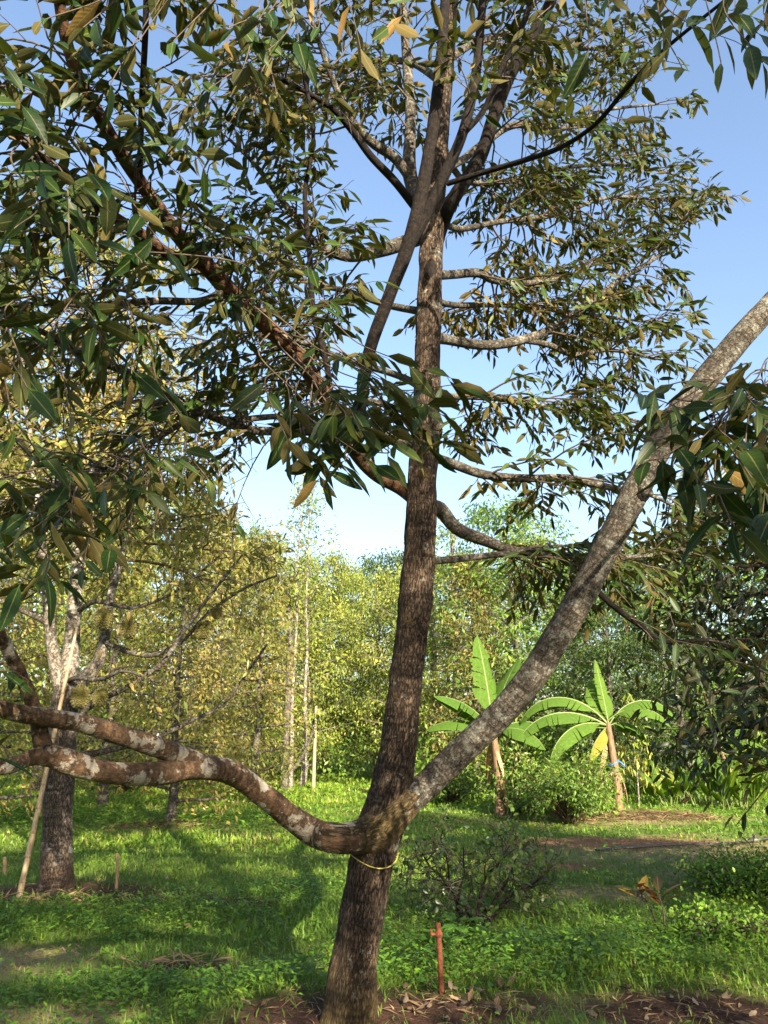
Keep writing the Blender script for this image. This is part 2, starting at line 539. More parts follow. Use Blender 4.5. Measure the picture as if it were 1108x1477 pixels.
class Tubes:
    def __init__(s):
        s.V, s.F, s.A, s.n = [], [], [], 0

    def add(s, pts, radii, sides=6, cap=True, rough=0.0, rscale=9.0, flute=0.0):
        pts = np.asarray(pts, float)
        m = len(pts)
        radii = np.broadcast_to(np.asarray(radii, float), (m,))
        tan = np.gradient(pts, axis=0)
        tan /= np.maximum(1e-9, np.linalg.norm(tan, axis=1, keepdims=True))
        ref = np.array([0.0, 1.0, 0.0]) if abs(tan[0][1]) < 0.8 else np.array([1.0, 0, 0])
        u = norm(np.cross(tan[0], ref))
        ang = np.linspace(0, 2 * math.pi, sides, endpoint=False)
        ca, sa = np.cos(ang), np.sin(ang)
        seg = np.concatenate([[0], np.cumsum(np.linalg.norm(np.diff(pts, axis=0), axis=1))])
        V = np.zeros((m, sides, 3)); A = np.zeros((m, sides, 3))
        for i in range(m):
            u = norm(u - tan[i] * np.dot(u, tan[i]))
            w = np.cross(tan[i], u)
            r = np.full(sides, radii[i])
            if rough:
                for k in range(sides):
                    q = (ca[k] * radii[i] * rscale, sa[k] * radii[i] * rscale, seg[i] * rscale * 0.45 + 37.0)
                    r[k] *= 1 + rough * noise.noise(q) + 0.45 * rough * noise.noise((q[0] * 3.1, q[1] * 3.1, q[2] * 2.0))
                    if flute:
                        r[k] *= 1 + flute * math.sin(ang[k] * 5 + 0.8) * math.exp(-seg[i] / 0.25)
            V[i] = pts[i] + (ca * r)[:, None] * u + (sa * r)[:, None] * w
            A[i, :, 0] = ca * radii[i]; A[i, :, 1] = sa * radii[i]; A[i, :, 2] = seg[i]
        idx = np.arange(m * sides).reshape(m, sides) + s.n
        a = idx[:-1]; b = idx[1:]
        q = np.stack([a, np.roll(a, -1, 1), np.roll(b, -1, 1), b], -1).reshape(-1, 4)
        s.V.append(V.reshape(-1, 3)); s.A.append(A.reshape(-1, 3)); s.F.append(q)
        s.n += m * sides
        if cap:
            s.V.append(pts[-1:]); s.A.append(np.array([[0, 0, seg[-1]]]))
            e = idx[-1]
            c = s.n
            t = np.stack([e, np.roll(e, -1), np.full(sides, c)], -1)
            s.F.append(t)
            s.n += 1

    def mesh(s, name, origin=None):
        V = np.concatenate(s.V)
        if origin is not None:
            V = V - np.asarray(origin)
        q = [f for f in s.F if f.shape[1] == 4]
        t = [f for f in s.F if f.shape[1] == 3]
        return mesh_np(name, V, ([np.concatenate(q)] if q else []) + ([np.concatenate(t)] if t else []), {"tc": np.concatenate(s.A)})


def perp(t):
    v = np.array([random.gauss(0, 1), random.gauss(0, 1), random.gauss(0, 1)])
    v = v - t * np.dot(v, t)
    return norm(v)


UP = np.array([0.0, 0.0, 1.0])


def curve_pts(base, d, length, n=6, jit=0.12, droop=0.15):
    p = np.asarray(base, float).copy()
    d = norm(d)
    out = [p.copy()]
    for i in range(n):
        d = norm(d + np.array([random.gauss(0, jit), random.gauss(0, jit), random.gauss(0, jit * .7) - droop]))
        p = p + d * (length / n)
        out.append(p.copy())
    return np.array(out)


def leaf_on(bag, p, tan, side, leafL, hang=0.45):
    d = norm(0.55 * tan + 0.75 * side + np.array([random.gauss(0, .22), random.gauss(0, .22), random.gauss(0, .2) - hang]))
    nn = UP + 0.75 * np.array([random.gauss(0, 1), random.gauss(0, 1), random.gauss(0, .5)])
    bag.add(p, d, nn, leafL * U(.5, 1.2))


def leaves_along(bag, pts, leafL, spacing, t0=0.15, hang=0.45):
    seg = np.linalg.norm(np.diff(pts, axis=0), axis=1)
    tot = seg.sum()
    n = max(2, int(tot * (1 - t0) / spacing))
    cum = np.concatenate([[0], np.cumsum(seg)])
    sgn = 1
    for k in range(n):
        s = tot * (t0 + (1 - t0) * (k + U(.2, .8)) / n)
        i = min(len(seg) - 1, int(np.searchsorted(cum, s) - 1))
        f = (s - cum[i]) / max(seg[i], 1e-6)
        p = pts[i] * (1 - f) + pts[i + 1] * f
        tan = norm(pts[i + 1] - pts[i])
        side = norm(np.cross(tan, UP) + 0.25 * perp(tan)) * sgn
        sgn = -sgn
        leaf_on(bag, p, tan, side, leafL, hang)
    leaf_on(bag, pts[-1], norm(pts[-1] - pts[-2]), perp(norm(pts[-1] - pts[-2])) * .2, leafL, hang * .6)


def spray(bag, tubes, base, d, length, r, level, leafL=0.15, spacing=0.05, droop=0.1, hang=0.45, bare=0.15, sides=4):
    pts = curve_pts(base, d, length, 6 if level else 4, 0.13, droop)
    rr = np.linspace(r, max(0.0016, r * .35), len(pts))
    tubes.add(pts, rr, sides if level == 0 else sides + 1, cap=False)
    if level == 0:
        if random.random() > bare:
            leaves_along(bag, pts, leafL, spacing, 0.12, hang)
        return
    k = max(3, int(length / 0.11))
    sgn = random.choice((-1, 1))
    for j in range(k):
        t = 0.18 + 0.8 * (j + U(0, .9)) / k
        f = t * (len(pts) - 1)
        i = min(int(f), len(pts) - 2)
        p = pts[i] * (1 - (f - i)) + pts[i + 1] * (f - i)
        tan = norm(pts[i + 1] - pts[i])
        side = norm(np.cross(tan, UP) + 0.45 * perp(tan)) * sgn
        sgn = -sgn
        spray(bag, tubes, p, norm(0.75 * tan + 0.75 * side), length * U(.3, .55) * (1.1 - .5 * t), r * .45, level - 1, leafL, spacing, droop * 1.1, hang, bare)
    leaves_along(bag, pts[len(pts) // 2:], leafL, spacing, 0.1, hang)


def at_t(pts, t):
    f = t * (len(pts) - 1)
    i = min(int(f), len(pts) - 2)
    return pts[i] * (1 - (f - i)) + pts[i + 1] * (f - i), norm(pts[i + 1] - pts[i])


# ------------------------------------------------------------------ ground
def ell(x, y, c, rx, ry, soft=0.35):
    q = math.sqrt(((x - c[0]) / rx) ** 2 + ((y - c[1]) / ry) ** 2)
    if q > 1.8 + soft:
        return 0.0
    q += 0.45 * noise.noise((x * 2.3, y * 2.3, 1.0)) + 0.25 * noise.noise((x * 7, y * 7, 5.0))
    return min(1.0, max(0.0, (1 + soft - q) / (2 * soft)))


TRUNK_G = G(506, 1468)
TREE2_G = G(80, 1284)
SOIL = [(TRUNK_G + np.array([-.02, -.05, 0]), 0.85, 0.62), (G(650, 1455), .70, .36), (TREE2_G + np.array([0.1, -.05, 0]), 1.25, 0.42), (G(255, 1395), .42, .13), (G(1060, 1465), 1.0, .45), (G(330, 1300), .55, .16)]
RED = [(G(880, 1216), 1.7, .85), (G(780, 1250), .8, .3), (G(1080, 1345), .5, .3)]
DRY = [(G(925, 1182), 2.2, .9), (G(1010, 1225), 2.6, 1.3), (G(250, 1192), 1.4, .7), (G(1010, 1462), 1.3, .3), (G(20, 1385), .5, .35), (G(60, 1465), .6, .25), (G(850, 1290), .5, .35), (G(1090, 1270), 1.0, .8)]


def masks(x, y):
    so = max(ell(x, y, c, a, b) for c, a, b in SOIL)
    re = max(ell(x, y, c, a, b) for c, a, b in RED)
    dr = max(ell(x, y, c, a, b, .6) for c, a, b in DRY)
    return so, re, dr


def axis(fine0, fine1, step, far0, far1):
    a = list(np.arange(fine0, fine1 + step / 2, step))
    s, v = step, fine1
    while v < far1:
        s *= 1.22
        v += s
        a.append(v)
    s, v = step, fine0
    while v > far0:
        s *= 1.22
        v -= s
        a.insert(0, v)
    return np.array(a)


gx = axis(-9.0, 9.5, 0.09, -600, 600)
gy = axis(3.4, 20.0, 0.09, -300, 900)
nx, ny = len(gx), len(gy)
GV = np.zeros((ny, nx, 3)); GA = np.zeros((ny, nx, 3))
for j, y in enumerate(gy):
    for i, x in enumerate(gx):
        near = -9.6 < x < 10 and 2.5 < y < 22
        GV[j, i] = (x, y, gz(x, y))
        if near:
            so, re, dr = masks(x, y)
            GA[j, i] = (so, re, dr)
            GV[j, i, 2] += 0.018 * noise.noise((x * 6, y * 6, 2.0)) + max(so, re) * 0.012 * noise.noise((x * 19, y * 19, 4.0))
ii = np.arange(ny * nx).reshape(ny, nx)
GF = np.stack([ii[:-1, :-1], ii[:-1, 1:], ii[1:, 1:], ii[1:, :-1]], -1).reshape(-1, 4)

gm, nt, out = nodes_of("orchard_ground")
at = N(nt, "ShaderNodeAttribute", attribute_name="gm")
sp = N(nt, "ShaderNodeSeparateXYZ")
nt.links.new(at.outputs["Vector"], sp.inputs[0])
tco = N(nt, "ShaderNodeTexCoord")
n1 = N(nt, "ShaderNodeTexNoise"); n1.inputs["Scale"].default_value = 1.1; n1.inputs["Detail"].default_value = 8; n1.inputs["Roughness"].default_value = .7
n2 = N(nt, "ShaderNodeTexNoise"); n2.inputs["Scale"].default_value = 34; n2.inputs["Detail"].default_value = 6; n2.inputs["Roughness"].default_value = .7
nt.links.new(tco.outputs["Object"], n1.inputs["Vector"])
nt.links.new(tco.outputs["Object"], n2.inputs["Vector"])
gcol = ramp(nt, [(0.3, (0.034, 0.075, 0.010)), (0.5, (0.070, 0.130, 0.016)), (0.7, (0.12, 0.155, 0.03))], n1.outputs[0])
thatch = ramp(nt, [(0.3, (0.07, 0.05, 0.025)), (0.7, (0.24, 0.19, 0.09))], n2.outputs[0])
gcol = mixc(nt, ramp(nt, [(0.45, 0.0), (0.65, 0.55)], n2.outputs[0]), gcol, thatch)
dryc = ramp(nt, [(0.3, (0.15, 0.10, 0.055)), (0.7, (0.38, 0.28, 0.16))], n2.outputs[0])
gcol = mixc(nt, math_n(nt, 'MULTIPLY', sp.outputs[2], 0.75), gcol, dryc)
soilc = ramp(nt, [(0.3, (0.022, 0.012, 0.008)), (0.55, (0.06, 0.03, 0.018)), (0.75, (0.13, 0.075, 0.045))], n2.outputs[0])
gcol = mixc(nt, sp.outputs[0], gcol, soilc)
redc = ramp(nt, [(0.3, (0.09, 0.035, 0.018)), (0.7, (0.30, 0.14, 0.08))], n2.outputs[0])
gcol = mixc(nt, math_n(nt, 'MULTIPLY', sp.outputs[1], 0.9), gcol, redc)
pr = N(nt, "ShaderNodeBsdfPrincipled")
pr.inputs["Roughness"].default_value = 0.95
pr.inputs["Specular IOR Level"].default_value = 0.15
nt.links.new(gcol, pr.inputs["Base Color"])
bp = N(nt, "ShaderNodeBump"); bp.inputs["Strength"].default_value = .8; bp.inputs["Distance"].default_value = .03
nt.links.new(n2.outputs[0], bp.inputs["Height"])
nt.links.new(bp.outputs[0], pr.inputs["Normal"])
nt.links.new(pr.outputs[0], out.inputs[0])
ground = link("ground", mesh_np("ground", GV.reshape(-1, 3), [GF], {"gm": GA.reshape(-1, 3)}), gm)
tag(ground, kind="structure", label="grassy orchard floor with bare soil patches")


# ------------------------------------------------------------------ the big durian tree
def pxr(w, p):
    """radius in metres of a stem that is w pixels wide at point p"""
    return 0.5 * w / FPX * depth(p)


tree1 = empty("durian_tree", TRUNK_G)
tag(tree1, "tall durian tree with rough dark trunk forking low, yellow cord tied below the fork", "tree")
O1 = TRUNK_G
bag1, twigs1 = Bag(), Tubes()
LIMBS = {}


def part_stem(name, root, origin, spec, mat, sides=14, step=0.05, rough=0.10, flare=0.0, label=None, cap=True, rscale=9.0, flute=0.0):
    """spec: (px, py, Y, width px) or (point, radius)"""
    pts, rad = [], []
    for q in spec:
        if len(q) == 4:
            p = P(q[0], q[1], q[2])
            pts.append(p); rad.append(pxr(q[3], p))
        else:
            pts.append(np.asarray(q[0], float)); rad.append(q[1])
    sp_, par = spline(pts, step)
    rr = np.interp(par, np.arange(len(rad)), rad)
    if flare:
        s = np.concatenate([[0], np.cumsum(np.linalg.norm(np.diff(sp_, axis=0), axis=1))])
        rr = rr * (1 + flare * np.exp(-s / (2.5 * rad[0])))
    t = Tubes()
    t.add(sp_, rr, sides, cap, rough, rscale, flute)
    o = link(name, t.mesh(name, origin), mat, root)
    if label:
        o["label"] = label
    return sp_, rr, o


YT = float(TRUNK_G[1])
trunk_pts, trunk_rr, _ = part_stem("trunk", tree1, O1, [
    (TRUNK_G + np.array([-.012, 0, -.12]), .175), (TRUNK_G + np.array([0, 0, .04]), .145),
    (511, 1390, YT, 64), (524, 1310, YT, 62), (537, 1238, YT, 62), (552, 1180, YT, 64), (565, 1125, YT, 56), (577, 1060, YT, 51), (588, 960, YT, 47), (601, 850, YT, 47), (607, 750, YT, 44),
    (612, 650, YT, 41), (616, 550, YT, 39), (619, 450, YT, 36), (623, 350, YT, 33), (629, 250, YT, 31), (636, 150, YT, 29), (645, 50, YT, 26), (652, -60, YT, 22),
    (660, -200, YT, 18), (668, -380, YT, 12), (672, -600, YT, 6)], M['trunk'], 56, 0.022, 0.12, 0.10, flute=.07, rscale=13.0)

YL = YT - .05
R1, R1r, _ = part_stem("limb", tree1, O1, [(545, 1200, YT, 36), (572, 1172, YL, 37), (640, 1108, 4.95, 39), (740, 1010, 4.85, 40), (800, 925, 4.75, 41), (850, 840, 4.65, 40), (903, 735, 4.55, 39),
    (965, 620, 4.45, 38), (1040, 520, 4.35, 36), (1108, 445, 4.25, 34), (1230, 320, 4.1, 38), (1340, 180, 3.9, 30)], M['limb_grey'], 28, 0.035, 0.09, 0.15, "stout grey limb leaning out from the low fork")
# broken-off branch scar on the leaning limb
t = Tubes()
k_ = int(np.argmin(np.linalg.norm(R1 - P(912, 716, 4.54), axis=1)))
d_ = norm(np.array([.55, -.8, -.1]))
a = R1[k_] + d_ * R1r[k_] * .80
t.add(np.array([a, a + d_ * .016, a + d_ * .022, a + d_ * .006]), [.058, .050, .036, .020], 14, True, .25, 30)
link("branch_scar", t.mesh("branch_scar", O1), M['limb_dark_shaded'], tree1)

L1, L1r, _ = part_stem("limb", tree1, O1, [(550, 1196, YT + .02, 34), (536, 1202, YT - .07, 42), (512, 1207, YT - .15, 42), (485, 1208, YT - .24, 41), (455, 1200, 4.77, 38), (422, 1180, 4.66, 34), (385, 1150, 4.5, 33), (335, 1115, 4.3, 34), (285, 1106, 4.05, 35), (240, 1115, 3.85, 34),
    (190, 1118, 3.65, 32), (140, 1112, 3.48, 31), (95, 1098, 3.38, 34), (62, 1082, 3.32, 28)], M['limb'], 24, 0.03, 0.12, 0.0, "thick mottled brown and white limb sweeping out low from the fork")
LA, LAr, _ = part_stem("limb", tree1, O1, [(330, 1114, 4.27, 26), (285, 1100, 4.05, 30), (240, 1082, 3.85, 29), (180, 1062, 3.62, 28), (120, 1043, 3.42, 27), (60, 1034, 3.22, 26), (0, 1022, 3.05, 24), (-90, 985, 2.8, 22), (-220, 900, 2.55, 16)], M['limb'], 18, 0.03, 0.10, 0)
LB, LBr, _ = part_stem("limb", tree1, O1, [(90, 1098, 3.38, 26), (50, 1092, 3.27, 24), (15, 1104, 3.15, 22), (-60, 1118, 2.95, 18), (-200, 1120, 2.7, 10)], M['limb'], 14, 0.03, 0.10, 0)
LC, LCr, _ = part_stem("limb", tree1, O1, [(62, 1075, 3.31, 26), (52, 1030, 3.28, 20), (35, 985, 3.22, 19), (5, 925, 3.1, 17), (-50, 820, 2.9, 14), (-90, 700, 2.75, 10)], M['limb'], 12, 0.03, 0.10, 0)

# flared collars where the low limbs leave the trunk
for lp, lr, k in ((R1, R1r, 1.55), (L1, L1r, 1.5)):
    seg = np.concatenate([[0], np.cumsum(np.linalg.norm(np.diff(lp, axis=0), axis=1))])
    m_ = seg < .46
    q, sg_ = lp[m_], seg[m_]
    base_r = lr[m_]
    t = Tubes()
    t.add(q, base_r * (.93 + (k - .93) * np.exp(-(sg_ / .19) ** 2.2)), 28, False, .15, 13.0)
    link("branch_collar", t.mesh("branch_collar", O1), M['trunk'], tree1)
# bark knots on the trunk
for px_, py_, w_ in ((528, 1330, 15), (560, 1010, 12), (612, 690, 13), (598, 900, 11), (520, 1420, 14), (604, 560, 10), (548, 1270, 11)):
    c_ = P(px_, py_, YT)
    k_ = int(np.argmin(np.linalg.norm(trunk_pts - c_, axis=1)))
    d_ = norm(np.array([U(-.5, .5), -1, .2]))
    c_ = trunk_pts[k_] + d_ * trunk_rr[k_] * .82
    r_ = pxr(w_, c_)
    t = Tubes()
    t.add(np.array([c_, c_ + d_ * r_ * .5, c_ + d_ * r_ * .8, c_ + d_ * r_ * .62]), [r_ * 1.9, r_ * 1.35, r_ * .8, r_ * .3], 14, True, .3, 30)
    link("bark_knot", t.mesh("bark_knot", O1), M['trunk'], tree1)

C3, C3r, _ = part_stem("limb", tree1, O1, [(606, 722, YT, 22), (578, 703, 4.95, 21), (540, 682, 4.8, 21), (505, 640, 4.6, 22), (470, 575, 4.4, 23), (430, 515, 4.15, 24), (385, 470, 3.95, 25), (340, 428, 3.75, 26), (300, 385, 3.55, 26), (262, 345, 3.35, 22),
    (225, 295, 3.15, 21), (180, 230, 2.9, 20), (140, 160, 2.7, 18), (105, 90, 2.55, 17), (85, 0, 2.4, 16), (75, -120, 2.25, 13)], M['limb_red'], 18, 0.03, 0.11, 0.2, "reddish brown limb reaching overhead across the crown")
C3b, C3br, _ = part_stem("limb", tree1, O1, [(290, 378, 3.53, 18), (250, 370, 3.4, 18), (200, 335, 3.2, 17), (155, 305, 3.05, 16), (90, 250, 2.85, 14), (30, 200, 2.65, 12), (-40, 120, 2.45, 9)], M['limb_red'], 14, 0.03, 0.11, 0)
C3c, C3cr, _ = part_stem("limb", tree1, O1, [(325, 418, 3.68, 11), (290, 434, 3.6, 11), (220, 434, 3.4, 11), (150, 440, 3.25, 10), (60, 438, 3.05, 8), (-40, 445, 2.85, 7)], M['limb_grey'], 10, 0.03, 0.10, 0)
C4, C4r, _ = part_stem("limb", tree1, O1, [(600, 640, YT, 17), (540, 628, 4.95, 16), (480, 622, 4.8, 15), (420, 622, 4.65, 14), (360, 620, 4.5, 13), (310, 602, 4.35, 13), (250, 575, 4.2, 13), (190, 540, 4.0, 13), (130, 515, 3.85, 12), (60, 478, 3.65, 9), (-20, 440, 3.5, 7)], M['limb_grey'], 12, 0.04, 0.10, .2)
C4b, C4br, _ = part_stem("limb", tree1, O1, [(430, 598, 4.7, 8), (380, 602, 4.55, 9), (330, 606, 4.42, 9), (290, 596, 4.3, 9), (200, 650, 4.0, 8), (120, 690, 3.8, 6), (20, 715, 3.6, 4)], M['limb_grey'], 10, 0.04, 0.10, 0)

# upright shoots in front of the upper trunk, their shade put into the bark colour
E1, E1r, _ = part_stem("shoot", tree1, O1, [(512, 655, 4.63, 15), (520, 590, 4.55, 17), (532, 510, 4.45, 18), (560, 430, 4.35, 19), (590, 350, 4.25, 21), (612, 260, 4.15, 19), (628, 160, 4.08, 17), (638, 60, 4.0, 15), (645, -80, 3.95, 12), (640, -260, 3.9, 8)], M['limb_dark_shaded'], 12, 0.04, 0.08, .2, "upright shoot in front of the trunk, coloured dark as if shaded")
E2, E2r, _ = part_stem("shoot", tree1, O1, [(588, 360, 4.26, 16), (612, 315, 4.22, 17), (640, 255, 4.15, 17), (668, 190, 4.1, 15), (686, 110, 4.05, 14), (694, 30, 4.0, 12), (705, -90, 3.9, 9)], M['limb_dark_shaded'], 12, 0.04, 0.08, 0)
E3, E3r, _ = part_stem("shoot", tree1, O1, [(614, 440, YT + .03, 16), (621, 390, YT - .05, 20), (634, 335, 4.95, 20), (655, 285, 4.75, 20), (690, 232, 4.65, 20), (712, 170, 4.55, 19), (735, 110, 4.45, 18), (770, 50, 4.35, 17), (800, -10, 4.25, 15), (850, -120, 4.1, 10)], M['limb_dark_shaded'], 12, 0.04, 0.08, .2)
E4, E4r, _ = part_stem("shoot", tree1, O1, [(668, 195, 4.1, 8), (700, 155, 4.05, 9), (730, 85, 3.95, 9), (760, 20, 3.85, 8), (780, -80, 3.75, 6)], M['limb_dark_shaded'], 8, 0.04, 0.08, 0)
E5, E5r, _ = part_stem("shoot", tree1, O1, [(645, 265, 4.13, 8), (700, 248, 4.0, 8), (760, 230, 3.8, 8), (810, 212, 3.55, 7), (860, 178, 3.3, 7), (910, 120, 3.05, 7), (960, 70, 2.85, 6), (1040, 5, 2.6, 5), (1120, -60, 2.4, 4)], M['limb_dark_shaded'], 8, 0.04, 0.06, 0)
E6, E6r, _ = part_stem("shoot", tree1, O1, [(480, 585, 4.42, 8), (470, 520, 4.35, 9), (452, 450, 4.28, 9), (447, 370, 4.2, 8), (440, 280, 4.1, 7), (452, 200, 4.0, 6), (440, 110, 3.9, 5)], M['limb_dark_shaded'], 8, 0.04, 0.06, 0)
E7, E7r, _ = part_stem("shoot", tree1, O1, [(202, 262, 3.0, 8), (203, 200, 2.85, 9), (206, 120, 2.7, 9), (210, 40, 2.58, 9), (212, -60, 2.45, 8)], M['limb_dark_shaded'], 8, 0.04, 0.06, 0)

# limbs on the far side and to the right of the trunk
B1, B1r, _ = part_stem("limb", tree1, O1, [(624, 487, YT, 16), (645, 490, 5.2, 15), (700, 498, 5.35, 14), (755, 490, 5.5, 14), (805, 470, 5.65, 12), (850, 437, 5.8, 10), (900, 400, 6.0, 8), (960, 360, 6.2, 5), (1000, 300, 6.3, 3)], M['limb_grey'], 12, 0.04, 0.10, .3, "pale grey limb held out level from the trunk")
B1b, _, _ = part_stem("limb", tree1, O1, [(752, 491, 5.5, 8), (790, 497, 5.6, 9), (830, 512, 5.7, 8), (880, 505, 5.9, 6), (960, 520, 6.1, 3)], M['limb_grey'], 8, 0.04, 0.10)
B2, _, _ = part_stem("limb", tree1, O1, [(625, 398, YT, 14), (650, 396, 5.25, 13), (690, 394, 5.4, 13), (715, 404, 5.5, 12), (770, 408, 5.7, 8), (840, 390, 5.9, 6), (910, 340, 6.2, 3)], M['limb_grey'], 10, 0.04, 0.10, .3)
B3, _, _ = part_stem("limb", tree1, O1, [(615, 655, YT, 14), (650, 668, 5.2, 14), (700, 685, 5.3, 13), (760, 690, 5.4, 12), (820, 690, 5.5, 12), (880, 703, 5.6, 10), (940, 715, 5.75, 6), (990, 740, 5.9, 3)], M['limb_grey'], 12, 0.04, 0.10, .3)
B4, _, _ = part_stem("limb", tree1, O1, [(612, 728, YT, 20), (635, 735, 5.15, 21), (658, 762, 5.2, 19), (700, 780, 5.3, 17), (745, 795, 5.4, 13), (800, 800, 5.5, 10), (860, 802, 5.6, 9), (930, 802, 5.75, 6), (1000, 790, 5.9, 3)], M['limb_grey'], 12, 0.04, 0.10, .3)
B5, _, _ = part_stem("limb", tree1, O1, [(606, 810, YT, 11), (640, 808, 5.12, 11), (690, 803, 5.2, 10), (740, 797, 5.3, 9), (780, 790, 5.4, 7), (820, 815, 5.5, 5), (860, 835, 5.7, 3)], M['limb_grey'], 8, 0.04, 0.10, .2)
B6, _, _ = part_stem("limb", tree1, O1, [(632, 240, YT, 13), (660, 235, 5.2, 11), (700, 205, 5.35, 11), (745, 180, 5.5, 10), (800, 190, 5.7, 7), (870, 160, 6.0, 5), (950, 150, 6.3, 3)], M['limb_grey'], 9, 0.04, 0.10, .2)
B7, _, _ = part_stem("limb", tree1, O1, [(628, 310, YT, 11), (660, 330, 5.3, 9), (720, 320, 5.5, 8), (800, 310, 5.8, 7), (880, 285, 6.1, 5), (970, 290, 6.4, 3)], M['limb_grey'], 9, 0.04, 0.10, .2)
B8, _, _ = part_stem("limb", tree1, O1, [(642, 90, YT, 12), (690, 60, 5.3, 10), (760, 50, 5.6, 8), (840, 70, 5.9, 6), (930, 60, 6.2, 3)], M['limb_grey'], 9, 0.04, 0.10, .2)
B9, _, _ = part_stem("limb", tree1, O1, [(616, 575, YT, 12), (650, 572, 5.3, 10), (720, 575, 5.6, 9), (800, 590, 5.9, 7), (870, 595, 6.2, 5), (930, 610, 6.4, 3)], M['limb_grey'], 9, 0.04, 0.10, .2)
B10, _, _ = part_stem("limb", tree1, O1, [(620, 430, YT, 11), (655, 440, 5.5, 9), (730, 440, 6.0, 8), (820, 450, 6.4, 6), (900, 460, 6.7, 4), (970, 470, 6.9, 3)], M['limb_grey'], 9, 0.04, 0.10, .2)
B11, _, _ = part_stem("limb", tree1, O1, [(634, 200, YT, 11), (670, 260, 5.6, 9), (740, 260, 6.1, 8), (830, 240, 6.5, 6), (920, 240, 6.8, 4), (1000, 260, 7.0, 3)], M['limb_grey'], 9, 0.04, 0.10, .2)
R2, _, _ = part_stem("limb", tree1, O1, [(845, 835, 4.66, 10), (880, 870, 4.7, 9), (920, 900, 4.75, 8), (960, 925, 4.8, 7), (1030, 925, 4.9, 5), (1090, 960, 5.0, 3)], M['limb_dark_shaded'], 8, 0.04, 0.10)
R3, _, _ = part_stem("limb", tree1, O1, [(1215, 335, 4.12, 12), (1190, 430, 3.7, 11), (1130, 540, 3.2, 9), (1075, 575, 2.9, 7), (1020, 580, 2.7, 5), (975, 575, 2.58, 4)], M['twig'], 8, 0.04, 0.08)

# limbs to the left of the trunk
A1, _, _ = part_stem("limb", tree1, O1, [(615, 338, YT, 20), (585, 350, 5.05, 22), (545, 362, 4.95, 19), (500, 370, 4.85, 15), (455, 350, 4.75, 12), (415, 300, 4.6, 10), (370, 240, 4.4, 7), (330, 200, 4.3, 4)], M['limb_grey'], 12, 0.04, 0.10, .2)
A2, _, _ = part_stem("limb", tree1, O1, [(620, 320, YT, 22), (598, 275, 5.05, 22), (590, 240, 5.1, 20), (592, 170, 5.15, 15), (588, 100, 5.2, 14), (582, 20, 5.25, 11), (575, -100, 5.3, 7)], M['limb_grey'], 12, 0.04, 0.10, .1)
A3, _, _ = part_stem("limb", tree1, O1, [(596, 262, 5.07, 15), (570, 228, 5.0, 15), (540, 208, 4.9, 14), (512, 180, 4.8, 12), (492, 145, 4.7, 10), (460, 60, 4.5, 7), (430, -40, 4.3, 4)], M['limb_grey'], 10, 0.04, 0.10)
A4, _, _ = part_stem("limb", tree1, O1, [(600, 300, 5.05, 12), (570, 262, 4.9, 12), (535, 225, 4.75, 11), (505, 185, 4.6, 10), (470, 150, 4.4, 8), (390, 110, 4.1, 6), (300, 110, 3.7, 4)], M['limb_dark_shaded'], 10, 0.04, 0.10)
A5, _, _ = part_stem("limb", tree1, O1, [(615, 450, YT, 12), (560, 440, 5.15, 10), (500, 420, 5.3, 9), (430, 400, 5.5, 7), (350, 340, 5.8, 5), (280, 330, 6.0, 3)], M['limb_grey'], 9, 0.04, 0.10, .2)
A6, _, _ = part_stem("limb", tree1, O1, [(612, 560, YT, 12), (570, 540, 5.25, 10), (500, 520, 5.5, 9), (420, 490, 5.8, 7), (340, 480, 6.1, 5), (280, 500, 6.4, 3)], M['limb_grey'], 9, 0.04, 0.10, .2)
A7, _, _ = part_stem("limb", tree1, O1, [(640, 120, YT, 12), (590, 90, 5.3, 10), (520, 90, 5.6, 8), (430, 110, 5.9, 6), (330, 130, 6.2, 3)], M['limb_grey'], 9, 0.04, 0.10, .2)
A8, _, _ = part_stem("limb", tree1, O1, [(613, 605, YT, 11), (560, 585, 5.4, 9), (490, 570, 5.7, 8), (420, 560, 6.0, 6), (350, 570, 6.3, 4), (300, 580, 6.5, 3)], M['limb_grey'], 9, 0.04, 0.10, .2)
# limbs overhead that carry the leaves hanging into the top of the picture
H1, _, _ = part_stem("limb", tree1, O1, [(640, 20, YT, 14), (700, -110, 4.4, 15), (790, -190, 3.7, 15), (880, -230, 3.1, 14), (990, -190, 2.7, 11), (1100, -130, 2.45, 7), (1200, -60, 2.3, 4)], M['limb_dark_shaded'], 10, 0.05, 0.08)
H2, _, _ = part_stem("limb", tree1, O1, [(650, -30, YT, 14), (590, -150, 4.2, 15), (500, -190, 3.4, 15), (400, -170, 2.8, 12), (300, -130, 2.45, 8), (180, -110, 2.2, 5)], M['limb_dark_shaded'], 10, 0.05, 0.08)

LEAF = 0.155


DENS = 1.7


def dress(pts, n, t0, lmin, lmax, r=0.010, level=1, leafL=LEAF, spacing=0.048, bias=(0, 0, 0), droop=0.06, hang=.45, bare=.15):
    n = int(n * DENS)
    for k in range(n):
        t = t0 + (1 - t0) * (k + U(0, 1)) / n
        p, tan = at_t(pts, min(t, .995))
        side = norm(np.cross(tan, UP) * random.choice((-1, 1)) + .55 * perp(tan))
        d = norm(.55 * tan + .8 * side + np.asarray(bias))
        spray(bag1, twigs1, p, d, U(lmin, lmax) * (1.15 - .45 * t), r * (1.1 - .5 * t), level, leafL, spacing, droop, hang, bare)
    p, tan = at_t(pts, .999)
    spray(bag1, twigs1, p, tan, lmin, r * .6, level, leafL, spacing, droop, hang, bare)


